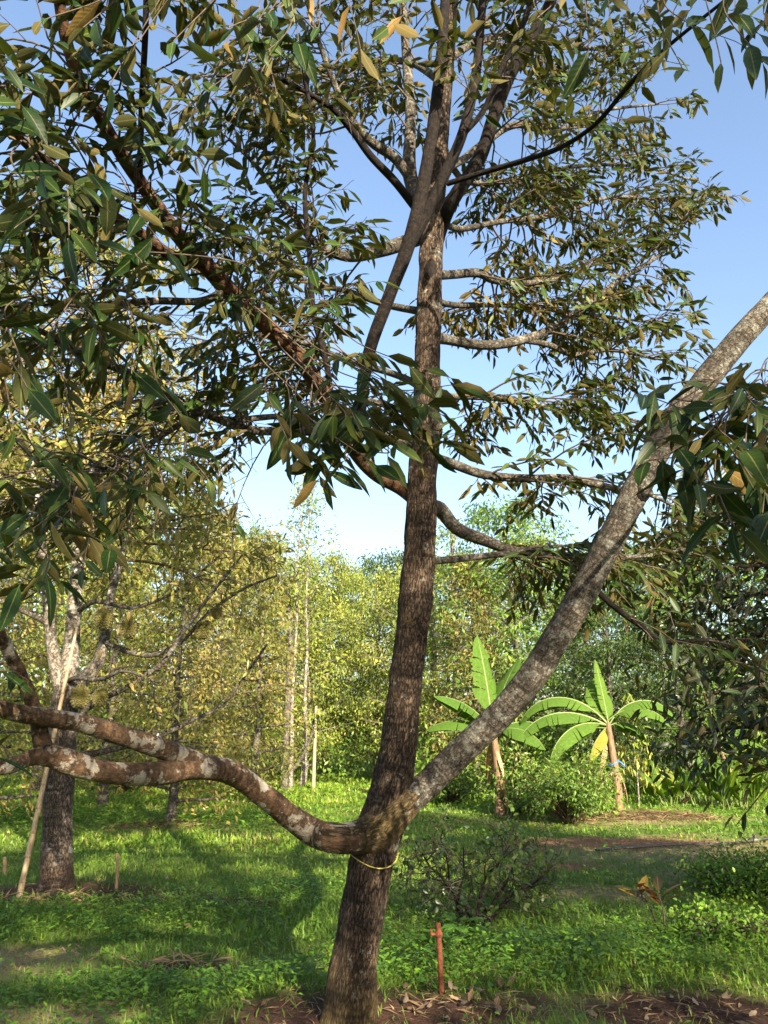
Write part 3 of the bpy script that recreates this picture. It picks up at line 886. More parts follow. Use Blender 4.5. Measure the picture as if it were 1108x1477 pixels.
for b, n, t0 in ((B1, 16, .3), (B1b, 9, .3), (B2, 14, .25), (B3, 9, .2), (B4, 9, .35), (B5, 9, .4), (B6, 16, .25), (B7, 18, .25), (B8, 16, .2), (B9, 14, .2), (B10, 16, .2), (B11, 16, .2)):
    dress(b, int(n * 1.25), t0, .4, .8, leafL=.135, spacing=.042)
for b, n, t0 in ((A1, 13, .3), (A2, 12, .3), (A3, 12, .3), (A4, 12, .35), (A5, 14, .3), (A6, 17, .3), (A7, 16, .2), (A8, 16, .2)):
    dress(b, n, t0, .35, .75, leafL=.14)
# near limbs: the large leaves over the camera
dress(C3, 24, .30, .35, .7, .009, 1, LEAF, .06, (0, 0, -.05))
dress(C3b, 15, .25, .35, .65, .008, 1, LEAF, .06, (0, 0, -.05))
dress(C3c, 9, .2, .3, .55, .007, 1, LEAF, .06, (0, 0, -.15))
dress(C4, 12, .35, .3, .55, .007, 1, LEAF, .055, (0, 0, .0), bare=.35)
dress(C4b, 9, .4, .3, .55, .006, 1, LEAF, .055, (0, 0, -.1), bare=.3)
for b, n, t0 in ((E1, 7, .65), (E2, 8, .4), (E3, 10, .45), (E4, 6, .3), (E6, 8, .3), (E7, 7, .3)):
    dress(b, n, t0, .25, .5, .006, 1, LEAF, .06)
dress(E5, 8, .3, .2, .4, .004, 0, LEAF, .075)
dress(H2, 16, .3, .35, .7, .008, 1, LEAF, .06, (0, 0, -.45))
dress(H1, 9, .35, .3, .55, .008, 1, LEAF, .075, (0, 0, -.45))
dress(LA, 7, .75, .3, .5, .007, 1, LEAF, .06, (0, 0, .1))
dress(LC, 8, .3, .25, .5, .006, 1, LEAF, .06)
dress(LB, 5, .5, .25, .45, .006, 1, LEAF, .06)
dress(R2, 8, .25, .25, .45, .005, 0, LEAF, .06)
for b, n in ((C4, 14), (C4b, 16), (C3c, 10), (A5, 8), (A4, 8)):
    dress(b, n, .35, .45, .95, .006, 1, LEAF, .3, (0, 0, -.05), bare=.97)
# upper crown above the picture, keeps the light right
for k in range(15):
    t = .70 + .28 * k / 15
    p, tan = at_t(trunk_pts, t)
    a = k * 2.4
    ln = 2.3 * (1.25 - (t - .7) * 3)
    lp = curve_pts(p, (math.cos(a), math.sin(a), .25), ln, 7, .06, .02)
    twigs1.add(lp, np.linspace(.03, .006, len(lp)), 6, cap=False)
    dress(lp, 10, .25, .35, .7, .008, 1, LEAF, .055)


def reach(limb, t, target, nleaf=6, leafL=LEAF, r=.006, sag=.06, frac=.55, hang=.45, spacing=None):
    """a twig from a limb out to a point, leafy at its end"""
    p, tan = at_t(limb, t)
    q = P(*target)
    k_ = .09 * np.linalg.norm(q - p)
    m1 = p * .66 + q * .34 + np.array([U(-k_, k_), U(-k_, k_), sag + U(-k_, k_) * .6])
    m2 = p * .33 + q * .67 + np.array([U(-k_, k_), U(-k_, k_), sag + U(-k_, k_) * .6])
    pts, _ = spline([p, m1, m2, q], .06)
    twigs1.add(pts, np.linspace(r, .002, len(pts)), 5, cap=False)
    k = int(len(pts) * (1 - frac))
    ln = np.linalg.norm(np.diff(pts[k:], axis=0), axis=1).sum()
    leaves_along(bag1, pts[k:], leafL, ln / nleaf, .0, hang)


# the leafy cluster in front of the trunk
for (x, y, Y) in ((470, 690, 3.0), (440, 660, 2.95), (500, 680, 3.0), (540, 670, 3.05), (570, 640, 3.1), (420, 630, 2.9), (610, 640, 3.1), (650, 545, 3.2), (660, 640, 3.15), (520, 620, 3.05), (590, 590, 3.1), (640, 600, 3.15), (480, 600, 3.0), (560, 560, 3.1)):
    for rep_ in range(2):
        reach(C3, U(.16, .50), (x + U(-22, 22) * rep_, y + U(-25, 10) * rep_, Y + U(-.1, .1)), 6, .20, .005, .05, .35)
# spray hanging in front of the leaning limb
for (x, y, Y) in ((930, 570, 2.25), (945, 600, 2.3), (930, 640, 2.3), (935, 665, 2.35), (985, 690, 2.35), (1010, 700, 2.3), (1040, 680, 2.4), (1085, 690, 2.2), (1060, 760, 2.1), (1090, 600, 2.3), (1010, 640, 2.4), (1060, 640, 2.3), (1100, 740, 2.1), (1070, 560, 2.5)):
    for rep_ in range(2):
        reach(R3, U(.55, .98), (x + U(-5, 25) * rep_, y + U(-20, 20) * rep_, Y + U(-.1, .1)), 4, .185, .004, .03, .45)
# hanging leaves along the top right
for t, x, y, Y in ((.45, 760, 40, 2.9), (.5, 820, 60, 2.5), (.55, 850, 70, 2.2), (.6, 880, 20, 2.1), (.62, 900, 60, 2.2), (.7, 950, 60, 2.2), (.75, 1000, 40, 2.2), (.8, 1040, 90, 2.0), (.85, 1080, 60, 2.0), (.9, 1100, 90, 1.95), (.8, 1060, 20, 2.1), (.52, 700, 30, 2.8), (.55, 800, 10, 2.5), (.66, 930, 10, 2.2), (.9, 1110, 20, 2.0), (.72, 985, 100, 2.1)):
    reach(H1, t, (x, y, Y), 4, .185, .004, .03, .45)
# leaves hanging along the left side
for t, x, y, Y in ((.5, 205, 380, 2.1), (.6, 240, 360, 2.3), (.75, 40, 300, 2.0), (.8, 20, 330, 1.9), (.7, 120, 270, 2.1), (.85, 60, 210, 2.0), (.9, 30, 150, 1.9), (.8, 100, 340, 2.1), (.6, 130, 250, 2.2), (.7, 60, 250, 2.0), (.95, 10, 90, 1.9), (.9, 80, 60, 2.0)):
    reach(C3b if t > .55 else C3, t, (x, y, Y), 6, .19, .005, .03, .5)
for t, x, y, Y in ((.4, 200, 480, 2.5), (.5, 140, 470, 2.4), (.6, 70, 480, 2.3), (.7, 30, 520, 2.2), (.8, 20, 620, 2.2), (.7, 100, 600, 2.3), (.5, 190, 540, 2.5), (.55, 260, 600, 2.6), (.85, 40, 560, 2.1)):
    reach(C3c, t, (x, y, Y), 6, .185, .005, .04, .5)
for t, x, y, Y in ((.6, 300, 690, 3.0), (.7, 210, 710, 2.8), (.75, 150, 700, 2.7), (.8, 100, 720, 2.6), (.8, 160, 790, 2.6), (.85, 40, 750, 2.4), (.9, 60, 830, 2.3), (.85, 120, 820, 2.4), (.9, 20, 690, 2.3), (.65, 250, 660, 2.9), (.95, 90, 660, 2.4), (.9, 10, 790, 2.3), (.98, 30, 840, 2.3), (.7, 70, 770, 2.5)):
    reach(C4b, t, (x, y, Y), 6, .185, .005, .05, .45)
for t, x, y, Y in ((.3, 330, 40, 2.3), (.35, 430, 60, 2.6), (.45, 460, 40, 2.4), (.55, 350, 100, 2.2), (.6, 300, 130, 2.3), (.7, 250, 60, 2.1), (.75, 200, 60, 2.1), (.8, 160, 120, 2.1), (.85, 120, 40, 2.0), (.4, 520, 70, 2.9), (.3, 560, 40, 3.2), (.5, 400, 140, 2.6), (.65, 270, 200, 2.4), (.7, 330, 180, 2.4), (.9, 60, 30, 2.0), (.55, 380, 30, 2.3)):
    reach(H2, t, (x, y, Y), 6, .20, .005, .03, .5)
for t, x, y, Y in ((.55, 330, 290, 3.0), (.6, 300, 260, 2.8), (.5, 420, 260, 3.2), (.65, 340, 220, 2.7), (.7, 260, 200, 2.5), (.45, 400, 330, 3.3), (.5, 450, 390, 3.4), (.4, 480, 440, 3.6), (.6, 230, 300, 2.6), (.75, 200, 170, 2.3), (.5, 360, 380, 3.2)):
    reach(C3, t, (x, y, Y), 5, .16, .005, .05, .5)

# the 300 leaves that show largest are parts of their own, the rest is one mass
B_, D_, N_, L_ = (np.array(a) for a in (bag1.B, bag1.D, bag1.N, bag1.L))
score = np.zeros(len(B_))
for i, (b, l) in enumerate(zip(B_ + D_ * L_[:, None] * .5, L_)):
    x, y, z = proj(b)
    if z > .3 and -10 < x < 1118 and -10 < y < 1480:
        score[i] = l / z
# keep the space right at the lens free
keep = np.linalg.norm(B_ - EYE, axis=1) > 1.45
score[~keep] = -1
order = np.argsort(-score)
big = [i for i in order[:300]]
rest = np.array([i for i in order[300:] if keep[i]])
hi_meshes = []
for v in range(10):
    V, T, A = T_HI[v % len(T_HI)]
    a = np.zeros((len(V), 3)); a[:, 0] = (v + .5) / 10 * .97; a[:, 1:] = A
    me = mesh_np("leaf", V, [T], {"lf": a})
    me.materials.append(M['leaf_near_shaded'])
    hi_meshes.append(me)
from mathutils import Matrix
DD, SS, NN = frames(D_, N_)
for i in big:
    o = bpy.data.objects.new("leaf", random.choice(hi_meshes))
    COL.objects.link(o)
    o.parent = tree1
    m = np.eye(4)
    l = L_[i]
    m[:3, 0] = SS[i] * l * U(.85, 1.15); m[:3, 1] = DD[i] * l; m[:3, 2] = NN[i] * l
    m[:3, 3] = B_[i] - O1
    o.matrix_basis = Matrix(m.tolist())
nearmask = score[rest] > .15 / 4.6
r_near, r_far = rest[nearmask], rest[~nearmask]
print("main tree leaves", len(B_), "near rest", len(r_near))
me = leaves_mesh("foliage", np.concatenate([B_[r_near], B_[r_far]]) - O1, np.concatenate([D_[r_near], D_[r_far]]), np.concatenate([N_[r_near], N_[r_far]]), np.concatenate([L_[r_near], L_[r_far]]), T_MID)
link("foliage", me, M['leaf'], tree1, kind="stuff")
link("twigs", twigs1.mesh("twigs", O1), M['twig'], tree1, kind="stuff")

# ------------------------------------------------------------------ tree builder for the other trees
def clump(bag, p, q, n, spread, leafL, hang=.5, out=.5, nz=.95):
    p, q = np.asarray(p), np.asarray(q)
    t = RNG.uniform(.05, 1.05, n)[:, None]
    B = p + t * (q - p) + RNG.normal(0, spread, (n, 3))
    d = norm(q - p)
    D = out * d + RNG.normal(0, .55, (n, 3)) + np.array([0, 0, -hang])
    Nn = UP + RNG.normal(0, nz, (n, 3))
    bag.addmany(list(B), list(D), list(Nn), list(leafL * RNG.uniform(.6, 1.2, n)))


PROF = {
    'cone': lambda u: max(.12, (1 - u) ** .75) * (0.75 + .25 * min(1, u * 5)),
    'round': lambda u: max(.15, math.sqrt(max(0, 1 - (2 * u - .9) ** 2 / 1.25))),
    'dome': lambda u: max(.15, math.sqrt(max(0, 1 - u ** 2.2))),
    'slim': lambda u: max(.2, math.sin(math.pi * min(1, .15 + .85 * u))),
}


def limb_set(bag, tubes, pts, rr, u0, R, nl, prof, leafL, nsec, nleaf, spread, rise=.25, droop=.05, hang=.5, seclen=.4, gap=0.0):
    """limbs, side branches and leaf clumps round a stem"""
    for k in range(nl):
        u = (k + U(0, 1)) / nl
        t = u0 + (1 - u0) * u
        p, tan = at_t(pts, min(t, .995))
        a = k * 2.399 + U(-.5, .5)
        ln = R * PROF[prof](u) * U(.75, 1.15)
        r0 = np.interp(t, np.linspace(0, 1, len(rr)), rr) * .45
        lp = curve_pts(p, (math.cos(a), math.sin(a), rise + U(-.15, .25)), ln, 6, .10, droop)
        tubes.add(lp, np.linspace(max(.012, r0), .006, len(lp)), 6, cap=False)
        for j in range(nsec):
            f = .25 + .75 * (j + U(0, 1)) / nsec
            b, tb = at_t(lp, min(f, .99))
            sd = norm(np.cross(tb, UP) * random.choice((-1, 1)) + .7 * perp(tb))
            sl = seclen * (.35 + .65 * ln / R) * U(.6, 1.2)
            q = b + norm(.55 * tb + .8 * sd + np.array([0, 0, -.1])) * sl * R * .5
            tubes.add(np.array([b, (b + q) / 2 + np.array([0, 0, .03]), q]), [.008, .006, .003], 4, cap=False)
            if random.random() > gap:
                clump(bag, b, q, nleaf, spread, leafL, hang)
        clump(bag, lp[-2], lp[-1], nleaf, spread, leafL, hang)


def make_tree(name, H, r0, z0, R, nl, prof, bark, leaf, leafL=.18, nsec=7, nleaf=9, spread=.12, tmpl=T_LO, lean=.03, rise=.25, droop=.05, hang=.5, seclen=.45, gap=.22):
    root = empty(name)
    pts = [np.array([0, 0, -.1])]
    for i in range(1, 8):
        z = H * i / 7
        pts.append(np.array([U(-1, 1) * lean * H * .4, U(-1, 1) * lean * H * .4, z]))
    sp_, par = spline(pts, .25)
    rr = r0 * (1 - .88 * (par / par.max())) * (1 + .35 * np.exp(-par * 3))
    bag, tb = Bag(), Tubes()
    tb.add(sp_, rr, 12, True, .08)
    limb_set(bag, tb, sp_, rr, z0 / H, R, nl, prof, leafL, nsec, nleaf, spread, rise, droop, hang, seclen, gap)
    link("trunk", tb.mesh("trunk"), bark, root)
    link("crown", bag.mesh("crown", tmpl), leaf, root, kind="stuff")
    return root


def place(root, x, y, sc=1.0, rz=0.0, label=None, cat="tree", group=None, sz=None):
    root.location = (x, y, gz(x, y) - .03)
    root.rotation_euler = (0, 0, rz)
    root.scale = (sc, sc, sz or sc)
    tag(root, label, cat, group)
    return root


def px_x(px, Y, py=1050):
    return float(P(px, py, Y)[0])


# ------------------------------------------------------------------ second durian tree, with fruit
tree2 = empty("durian_tree", TREE2_G)
tag(tree2, "durian tree hung with spiny fruit, grey trunk splitting into pale stems beside a leaning pole", "tree")
O2 = TREE2_G
Y2 = float(TREE2_G[1])
S0, S0r, _ = part_stem("trunk", tree2, O2, [(TREE2_G + np.array([0, 0, -.12]), .185), (TREE2_G + np.array([0, 0, .05]), .16), (82, 1210, Y2, 40), (86, 1130, Y2, 40), (90, 1050, Y2, 40), (97, 990, Y2, 36)], M['trunk_grey'], 28, .05, .09, .1)
stems2 = []
for spec in (
    [(95, 1010, Y2, 34), (103, 930, Y2 + .05, 22), (110, 850, Y2 + .1, 19), (116, 750, Y2 + .1, 16), (126, 620, Y2 + .1, 14), (130, 480, Y2, 10), (132, 340, Y2, 5)],
    [(90, 1000, Y2, 22), (76, 940, Y2 - .1, 17), (68, 860, Y2 - .3, 14), (58, 760, Y2 - .5, 11), (45, 640, Y2 - .6, 8), (30, 500, Y2 - .7, 4)],
    [(104, 995, Y2, 24), (138, 960, Y2 + .1, 18), (152, 915, Y2 + .15, 14), (160, 860, Y2 + .2, 12), (175, 800, Y2 + .4, 10), (195, 700, Y2 + .6, 8), (215, 590, Y2 + .8, 4)],
):
    a, b, _ = part_stem("stem", tree2, O2, spec, M['pale_bark'], 14, .06, .1)
    stems2.append((a, b))
limbs2 = []
for spec in (
    [(100, 1045, Y2 - .1, 10), (135, 1015, Y2 - .25, 9), (185, 990, Y2 - .4, 8), (235, 955, Y2 - .5, 8), (265, 910, Y2 - .5, 7), (310, 850, Y2 - .5, 5), (350, 800, Y2 - .4, 3)],
    [(150, 925, Y2 + .1, 8), (180, 938, Y2, 8), (220, 945, Y2 - .1, 7), (262, 925, Y2 - .1, 6), (300, 885, Y2 - .1, 5), (350, 850, Y2, 4), (400, 830, Y2, 3)],
    [(108, 885, Y2 + .1, 8), (135, 868, Y2 - .1, 7), (165, 872, Y2 - .2, 6), (195, 876, Y2 - .25, 5), (250, 855, Y2 - .3, 4), (320, 800, Y2 - .3, 3)],
    [(96, 985, Y2, 9), (110, 978, Y2 - .2, 7), (145, 980, Y2 - .4, 6), (180, 968, Y2 - .6, 4), (230, 985, Y2 - .8, 3)],
    [(95, 1095, Y2, 11), (130, 1088, Y2 + .2, 10), (175, 1078, Y2 + .3, 8), (228, 1063, Y2 + .4, 7), (275, 1040, Y2 + .5, 6), (320, 1018, Y2 + .6, 5), (350, 980, Y2 + .6, 4), (385, 930, Y2 + .6, 3)],
    [(78, 1075, Y2, 9), (40, 1090, Y2 - .2, 8), (-10, 1105, Y2 - .4, 6), (-60, 1090, Y2 - .6, 4)],
    [(72, 900, Y2 - .2, 8), (30, 880, Y2 - .4, 7), (-20, 860, Y2 - .6, 5), (-80, 850, Y2 - .8, 3)],
):
    a, b, _ = part_stem("limb", tree2, O2, spec, M['limb_grey'], 9, .06, .1)
    limbs2.append((a, b))
bag2, tw2 = Bag(), Tubes()
for (a, b), nl in zip(stems2, (34, 28, 28)):
    limb_set(bag2, tw2, a, b, .42, 1.8, nl, 'dome', .135, 11, 13, .12, .15, .06, .45, .5, .25)
for a, b in limbs2:
    for k in range(11):
        p, tan = at_t(a, .35 + .64 * k / 11)
        d = norm(.4 * tan + perp(tan) + np.array([0, 0, .1]))
        q = p + d * U(.25, .55)
        tw2.add(np.array([p, (p + q) / 2 + np.array([0, 0, .03]), q]), [.006, .004, .002], 4, cap=False)
        if random.random() > .5:
            clump(bag2, p, q, 7, .08, .12)
link("foliage", bag2.mesh("foliage", T_MID, O2), M['leaf_gold'], tree2, kind="stuff")
link("twigs", tw2.mesh("twigs", O2), M['twig'], tree2, kind="stuff")


def durian_mesh():
    import bmesh
    bm = bmesh.new()
    bmesh.ops.create_icosphere(bm, subdivisions=3, radius=.93)
    for v in bm.verts:
        c = v.co
        a = math.atan2(c.y, c.x)
        v.co *= 1 + .05 * math.cos(5 * a)
        v.co.z *= 1.22
    r = bmesh.ops.poke(bm, faces=bm.faces[:])
    for v in r['verts']:
        v.co *= 1.2
    me = bpy.data.meshes.new("fruit")
    bm.to_mesh(me); bm.free()
    me.materials.append(M['fruit'])
    return me


fm = durian_mesh()
for (x, y, w, li) in ((150, 893, 26, 2), (186, 906, 24, 2), (295, 908, 23, 1), (313, 884, 15, 1), (116, 1005, 27, 3), (145, 1006, 22, 3)):
    lp = limbs2[li][0]
    # nearest point of the carrying limb in the picture
    best = min(lp, key=lambda p: abs(proj(p)[0] - x))
    Yf = best[1]
    c = P(x, y, Yf)
    rad = .5 * w / FPX * depth(c)
    o = link("fruit", fm, None, tree2)
    o.location = (c - O2).tolist()
    o.scale = (rad, rad, rad)
    o.rotation_euler = (U(-.2, .2), U(-.2, .2), U(0, 6))
    st = Tubes()
    a, b = c + np.array([0, 0, rad * .9]), best
    st.add(np.array([a, (a * .5 + b * .5), b]), [.012, .009, .009], 6)
    so = link("stalk", st.mesh("stalk", c), M['twig'], o)
    so.scale = (1 / rad,) * 3
    so.matrix_parent_inverse = Matrix.Identity(4)
    o.rotation_euler = (0, 0, 0)

# ------------------------------------------------------------------ third durian tree: the mass at the side, its shade put into the leaf colour
X3, Y3 = 4.65, 6.9
tree3 = make_tree("durian_tree", 5.1, .15, 1.55, 2.4, 72, 'dome', M['trunk'], M['leaf_shaded'], .155, 12, 16, .13, T_MID, .02, .10, .07, .5, .55, .05)
place(tree3, X3, Y3, 1, 0, "leafy durian tree coloured dark as if shaded, drooping low beside the path, right of the leaning limb")

# ------------------------------------------------------------------ orchard trees behind the photographer, whose shade lies on the foreground
shade = make_tree("durian_tree", 8.1, .2, .9, 2.9, 64, 'round', M['trunk'], M['leaf'], .24, 10, 11, .16, T_LO, .02, .15, .05, gap=.34)
place(shade, 4.6, -6.0, 1.04, .3, "durian tree in the row behind the photographer", group="orchard row behind the photographer")
for x, y, sc, rz in ((8.6, -5.0, 1.06, 1.6), (.8, -7.2, 1.0, 2.9), (12.6, -3.6, .84, 4.0), (-3.2, -8.0, 1.0, .9)):
    place(copy_tree(shade), x, y, sc, rz, "durian tree in the row behind the photographer", group="orchard row behind the photographer")

# ------------------------------------------------------------------ background trees
bg_durian = make_tree("orchard_tree", 7.0, .10, .5, 2.1, 50, 'cone', M['limb_grey'], M['leaf_gold'], .135, 9, 20, .16, T_LO, .03, .2, .05)
bg_olive = make_tree("olive_tree", 9.0, .12, .9, 2.6, 50, 'round', M['limb_grey'], M['leaf_olive'], .165, 10, 24, .20, T_LO, .03, .35, .03)
bg_yellow = make_tree("yellow_green_tree", 8.6, .10, .9, 2.5, 48, 'round', M['pale_bark'], M['leaf_yellow'], .16, 10, 24, .20, T_LO, .04, .4, .02)
bg_green = make_tree("broadleaf_tree", 9.0, .16, .9, 3.0, 56, 'round', M['limb_grey'], M['leaf_green'], .19, 11, 22, .22, T_LO, .03, .35, .03)
bg_deep = make_tree("evergreen_tree", 8.5, .2, .6, 2.9, 56, 'round', M['limb_grey'], M['leaf_deep'], .19, 10, 21, .20, T_LO, .03, .35, .03)
bg_slim = make_tree("slender_tree", 9.5, .07, 4.5, 1.1, 24, 'slim', M['pale_bark'], M['leaf_olive'], .16, 5, 6, .12, T_LO, .03, .6, .0)

used = set()


def bgt(proto, px, Y, sc, label, group=None, sz=None):
    o = proto if proto.name not in used else copy_tree(proto)
    used.add(proto.name)
    return place(o, px_x(px, Y), Y, sc, U(0, 6.28), label, "tree", group, sz)


BG = [
    (bg_durian, 255, 14.5, .84, "coppery young durian tree standing alone on the sunlit lawn behind the fruit-bearing tree", None),
    (bg_durian, 372, 19.0, .92, "coppery durian tree beside the grey-stemmed tree at the back of the lawn", None),
    (bg_durian, -40, 13.5, 1.0, "coppery durian tree partly hidden behind the leaning bamboo pole", None),
    (bg_durian, 160, 18.5, 1.05, "coppery durian tree seen just past the fruit-bearing tree's pale stems", None),
    (bg_durian, 310, 25, 1.25, "large coppery durian tree behind the lone young one on the lawn", None),
    (bg_durian, 690, 24, 1.0, "coppery durian tree behind the white-barked double stem", None),
]
GO, LO_ = "olive-brown trees in the back row", "tall olive-brown tree in the back row across the lawn"
BG += [(bg_olive, px, Y, sc, LO_, GO) for px, Y, sc in ((60, 23, 1.15), (230, 28, 1.15), (470, 33, 1.0), (650, 34, 1.0), (-90, 21, 1.1))]
BG += [(bg_olive, 545, 29, .82, "olive tree whose crown is cut by the big trunk, at the lawn's end", None),
       (bg_olive, 770, 32, 1.05, "olive-brown tree rising behind the bright green tree and the leaning limb", None)]
GY, LY = "yellow-green trees across the lawn", "yellow-green sunlit tree at the far side of the lawn"
BG += [(bg_yellow, px, Y, sc, LY, GY) for px, Y, sc in ((350, 31, 1.1), (500, 36, 1.0), (410, 36, 1.1), (120, 31, 1.2))]
BG += [(bg_yellow, 440, 27, .78, "shorter yellow-green tree behind the pale straight post", None),
       (bg_yellow, 600, 26, .8, "yellow-green tree directly behind the big durian trunk", None)]
BG += [(bg_green, 745, 25, .98, "tall bright green broadleaf tree above the banana with the upright leaf", None),
       (bg_green, 840, 27, .86, "bright green broadleaf tree between the two taller banana plants", None),
       (bg_green, 960, 24, .80, "bright green broadleaf tree behind the ginger tufts", None),
       (bg_green, 1070, 26, 1.0, "bright green broadleaf tree showing through the dark drooping durian", None),
       (bg_green, 1180, 23, 1.0, "bright green broadleaf tree past the end of the irrigation hose", None)]
GE, LE = "evergreens on the skyline", "dark evergreen tree on the far skyline"
BG += [(bg_deep, px, Y, sc, LE, GE) for px, Y, sc in ((520, 46, 1.28), (575, 50, 1.45), (330, 48, 1.5), (690, 47, 1.4), (880, 44, 1.3), (1010, 40, 1.3), (180, 46, 1.6), (20, 42, 1.5), (440, 52, 1.3))]
for proto, px, Y, sc, lab, grp in BG:
    bgt(proto, px, Y, sc, lab, grp)
o = copy_tree(bg_deep)
place(o, px_x(885, 21.5), 21.5, .62, 1.0, "deep green bushy tree standing close behind the tallest banana plant")
o = copy_tree(bg_deep)
place(o, px_x(985, 20.5), 20.5, .55, 2.0, "deep green bushy tree behind the young banana clump")
bgt(bg_slim, 422, 24, 1.0, "slender pale-stemmed tree with a thin feathery top above the lawn")
bgt(bg_slim, 438, 25.5, 1.08, "slender pale-stemmed sapling with sparse high crown in front of yellow-green trees")

# pale double-stemmed tree seen just behind the trunk
rt = empty("pale_stemmed_tree", G(648, 1128))
tag(rt, "thin white-barked tree with two stems rising from one foot behind the big trunk", "tree")
Ou = G(648, 1128)
Yu = float(Ou[1])
for spec in ([(645, 1128, Yu, 16), (634, 1060, Yu, 12), (626, 960, Yu, 10), (622, 860, Yu, 8), (618, 740, Yu, 5)], [(650, 1128, Yu, 18), (656, 1040, Yu, 13), (660, 950, Yu, 11), (655, 860, Yu, 9), (652, 750, Yu, 5)]):
    part_stem("stem", rt, Ou, spec, M['pale_bark'], 10, .1, .1)
bgx, tx = Bag(), Tubes()
for px, py in ((620, 780), (652, 770), (640, 830)):
    for k in range(9):
        p = P(px, py, Yu)
        q = p + np.array([U(-1, 1), U(-1, 1), U(.1, .9)])
        tx.add(np.array([p, q]), [.012, .005], 4, cap=False)
        clump(bgx, p, q, 16, .16, .16)
link("crown", bgx.mesh("crown", T_LO, Ou), M['leaf_olive'], rt, kind="stuff")
link("twigs", tx.mesh("twigs", Ou), M['twig'], rt, kind="stuff")

# small trunk with side shoot at the back of the lawn
sg = G(412, 1140)
st_ = empty("grey_stemmed_tree", sg)
tag(st_, "small grey-stemmed tree with one low side shoot at the back of the lawn", "tree")
Ys = float(sg[1])
part_stem("trunk", st_, sg, [(411, 1142, Ys, 13), (413, 1080, Ys, 11), (416, 1000, Ys, 10), (419, 920, Ys, 9), (415, 850, Ys, 6)], M['limb_grey'], 10, .1, .1)
part_stem("side_shoot", st_, sg, [(412, 1120, Ys, 6), (432, 1098, Ys, 5), (448, 1065, Ys, 4), (455, 1030, Ys, 3)], M['limb_grey'], 8, .1, .1)
bgx, tx = Bag(), Tubes()
for px, py in ((416, 870), (415, 930), (420, 840), (455, 1035)):
    for k in range(7):
        p = P(px, py, Ys)
        q = p + np.array([U(-1, 1), U(-1, 1), U(.0, .8)]) * (1.1 if py < 1000 else .5)
        tx.add(np.array([p, q]), [.012, .005], 4, cap=False)
        clump(bgx, p, q, 18, .17, .17)
link("crown", bgx.mesh("crown", T_LO, sg), M['leaf_olive'], st_, kind="stuff")
link("twigs", tx.mesh("twigs", sg), M['twig'], st_, kind="stuff")

# undergrowth: one mass along the far edge of the lawn
ub = Bag()
for k in range(620):
    Y = U(19.5, 40)
    X = U(-.62, .62) * Y
    if X > 1.5 and Y < 22:
        continue
    if X < 1.0 and Y < 27 + 2 * noise.noise((X * .4, 0, 0)):
        continue
    h = U(.4, 1.7) * (1 + (Y - 20) * .03)
    c = np.array([X, Y, gz(X, Y)])
    for j in range(5):
        a = c + np.array([U(-.5, .5), U(-.5, .5), U(0, .2)])
        clump(ub, a, a + np.array([U(-.5, .5), U(-.5, .5), h]), 14, .16, .2, .3)
link_u = link("undergrowth", ub.mesh("undergrowth", T_LO), M['leaf_green'], None, kind="stuff")
tag(link_u, "tangled green undergrowth along the far edge of the lawn", "undergrowth")

# ------------------------------------------------------------------ banana plants
def banana_leaf(root, base, az, elev, length, width, droop, rnd, mat=None, tear=.35, fold=.35, name="leaf", pet=.16):
    p = np.asarray(base, float)
    n = 18
    d_el = elev
    pts = [p.copy()]
    for i in range(n):
        f = i / n
        el = d_el - droop * f ** 1.3
        pts.append(pts[-1] + np.array([math.cos(az) * math.cos(el), math.sin(az) * math.cos(el), math.sin(el)]) * length / n)
    pts = np.array(pts)
    tan = np.gradient(pts, axis=0)
    tan /= np.linalg.norm(tan, axis=1, keepdims=True)
    side = np.array([-math.sin(az), math.cos(az), 0.0])
    nrm = np.cross(tan, side)
    nrm *= np.where(nrm[:, 2:3] < -0.3, -1, 1) if False else 1
    if nrm[0][2] < 0:
        nrm = -nrm
    V, F, A = [], [], []
    first = int(pet * n)
    for sgn in (-1, 1):
        i = first
        while i < n:
            j = i + 1
            while j < n and random.random() > tear:
                j += 1
            sag = U(-.12, .25) * (1 if tear else 0)
            rows = []
            for k in range(i, j + 1):
                q = (k / n - pet) / (1 - pet)
                q = min(1, max(0, q))
                w = width * .5 * (math.sin(math.pi * min(1, q ** .62)) ** .6 if 0 < q < 1 else 0.0)
                w = max(w, .004)
                sh = .0
                if k == j and j < n: sh = -.010
                if k == i and i > first: sh = .010
                row = []
                for a in (0, .5, 1):
                    ang = fold - sag - .5 * a
                    v = pts[k] + side * sgn * w * a * math.cos(ang * .8) + nrm[k] * w * a * math.sin(fold - (sag + .45) * a) + tan[k] * (w * a * .25 + sh * a)
                    row.append(len(V)); V.append(v); A.append((rnd, a * sgn, k / n))
                rows.append(row)
            for a_, b_ in zip(rows[:-1], rows[1:]):
                for c in (0, 1):
                    f = (a_[c], a_[c + 1], b_[c + 1], b_[c])
                    F.append(f if sgn * 1 > 0 else f[::-1])
            i = j
    o = link(name, mesh_np(name, np.array(V), [np.array(F)], {"lf": np.array(A)}), mat or M['banana'], root)
    t = Tubes()
    t.add(pts - nrm * .004, np.linspace(.018, .003, len(pts)) * (length / 1.5), 5)
    link("midrib", t.mesh("midrib"), M['midrib'], o)
    return o


M['midrib'] = plain_mat("banana_midrib", (0.07, 0.11, 0.02), (0.13, 0.16, 0.04), 8.0, .5)
M['banana_dead'] = leaf_mat("dead_banana_leaf", [(0.0, (0.16, 0.08, 0.035)), (1.0, (0.42, 0.27, 0.13))], [(0.0, (0.18, 0.10, 0.05)), (1.0, (0.40, 0.26, 0.14))], .12, .7, (.4, .2, .07))


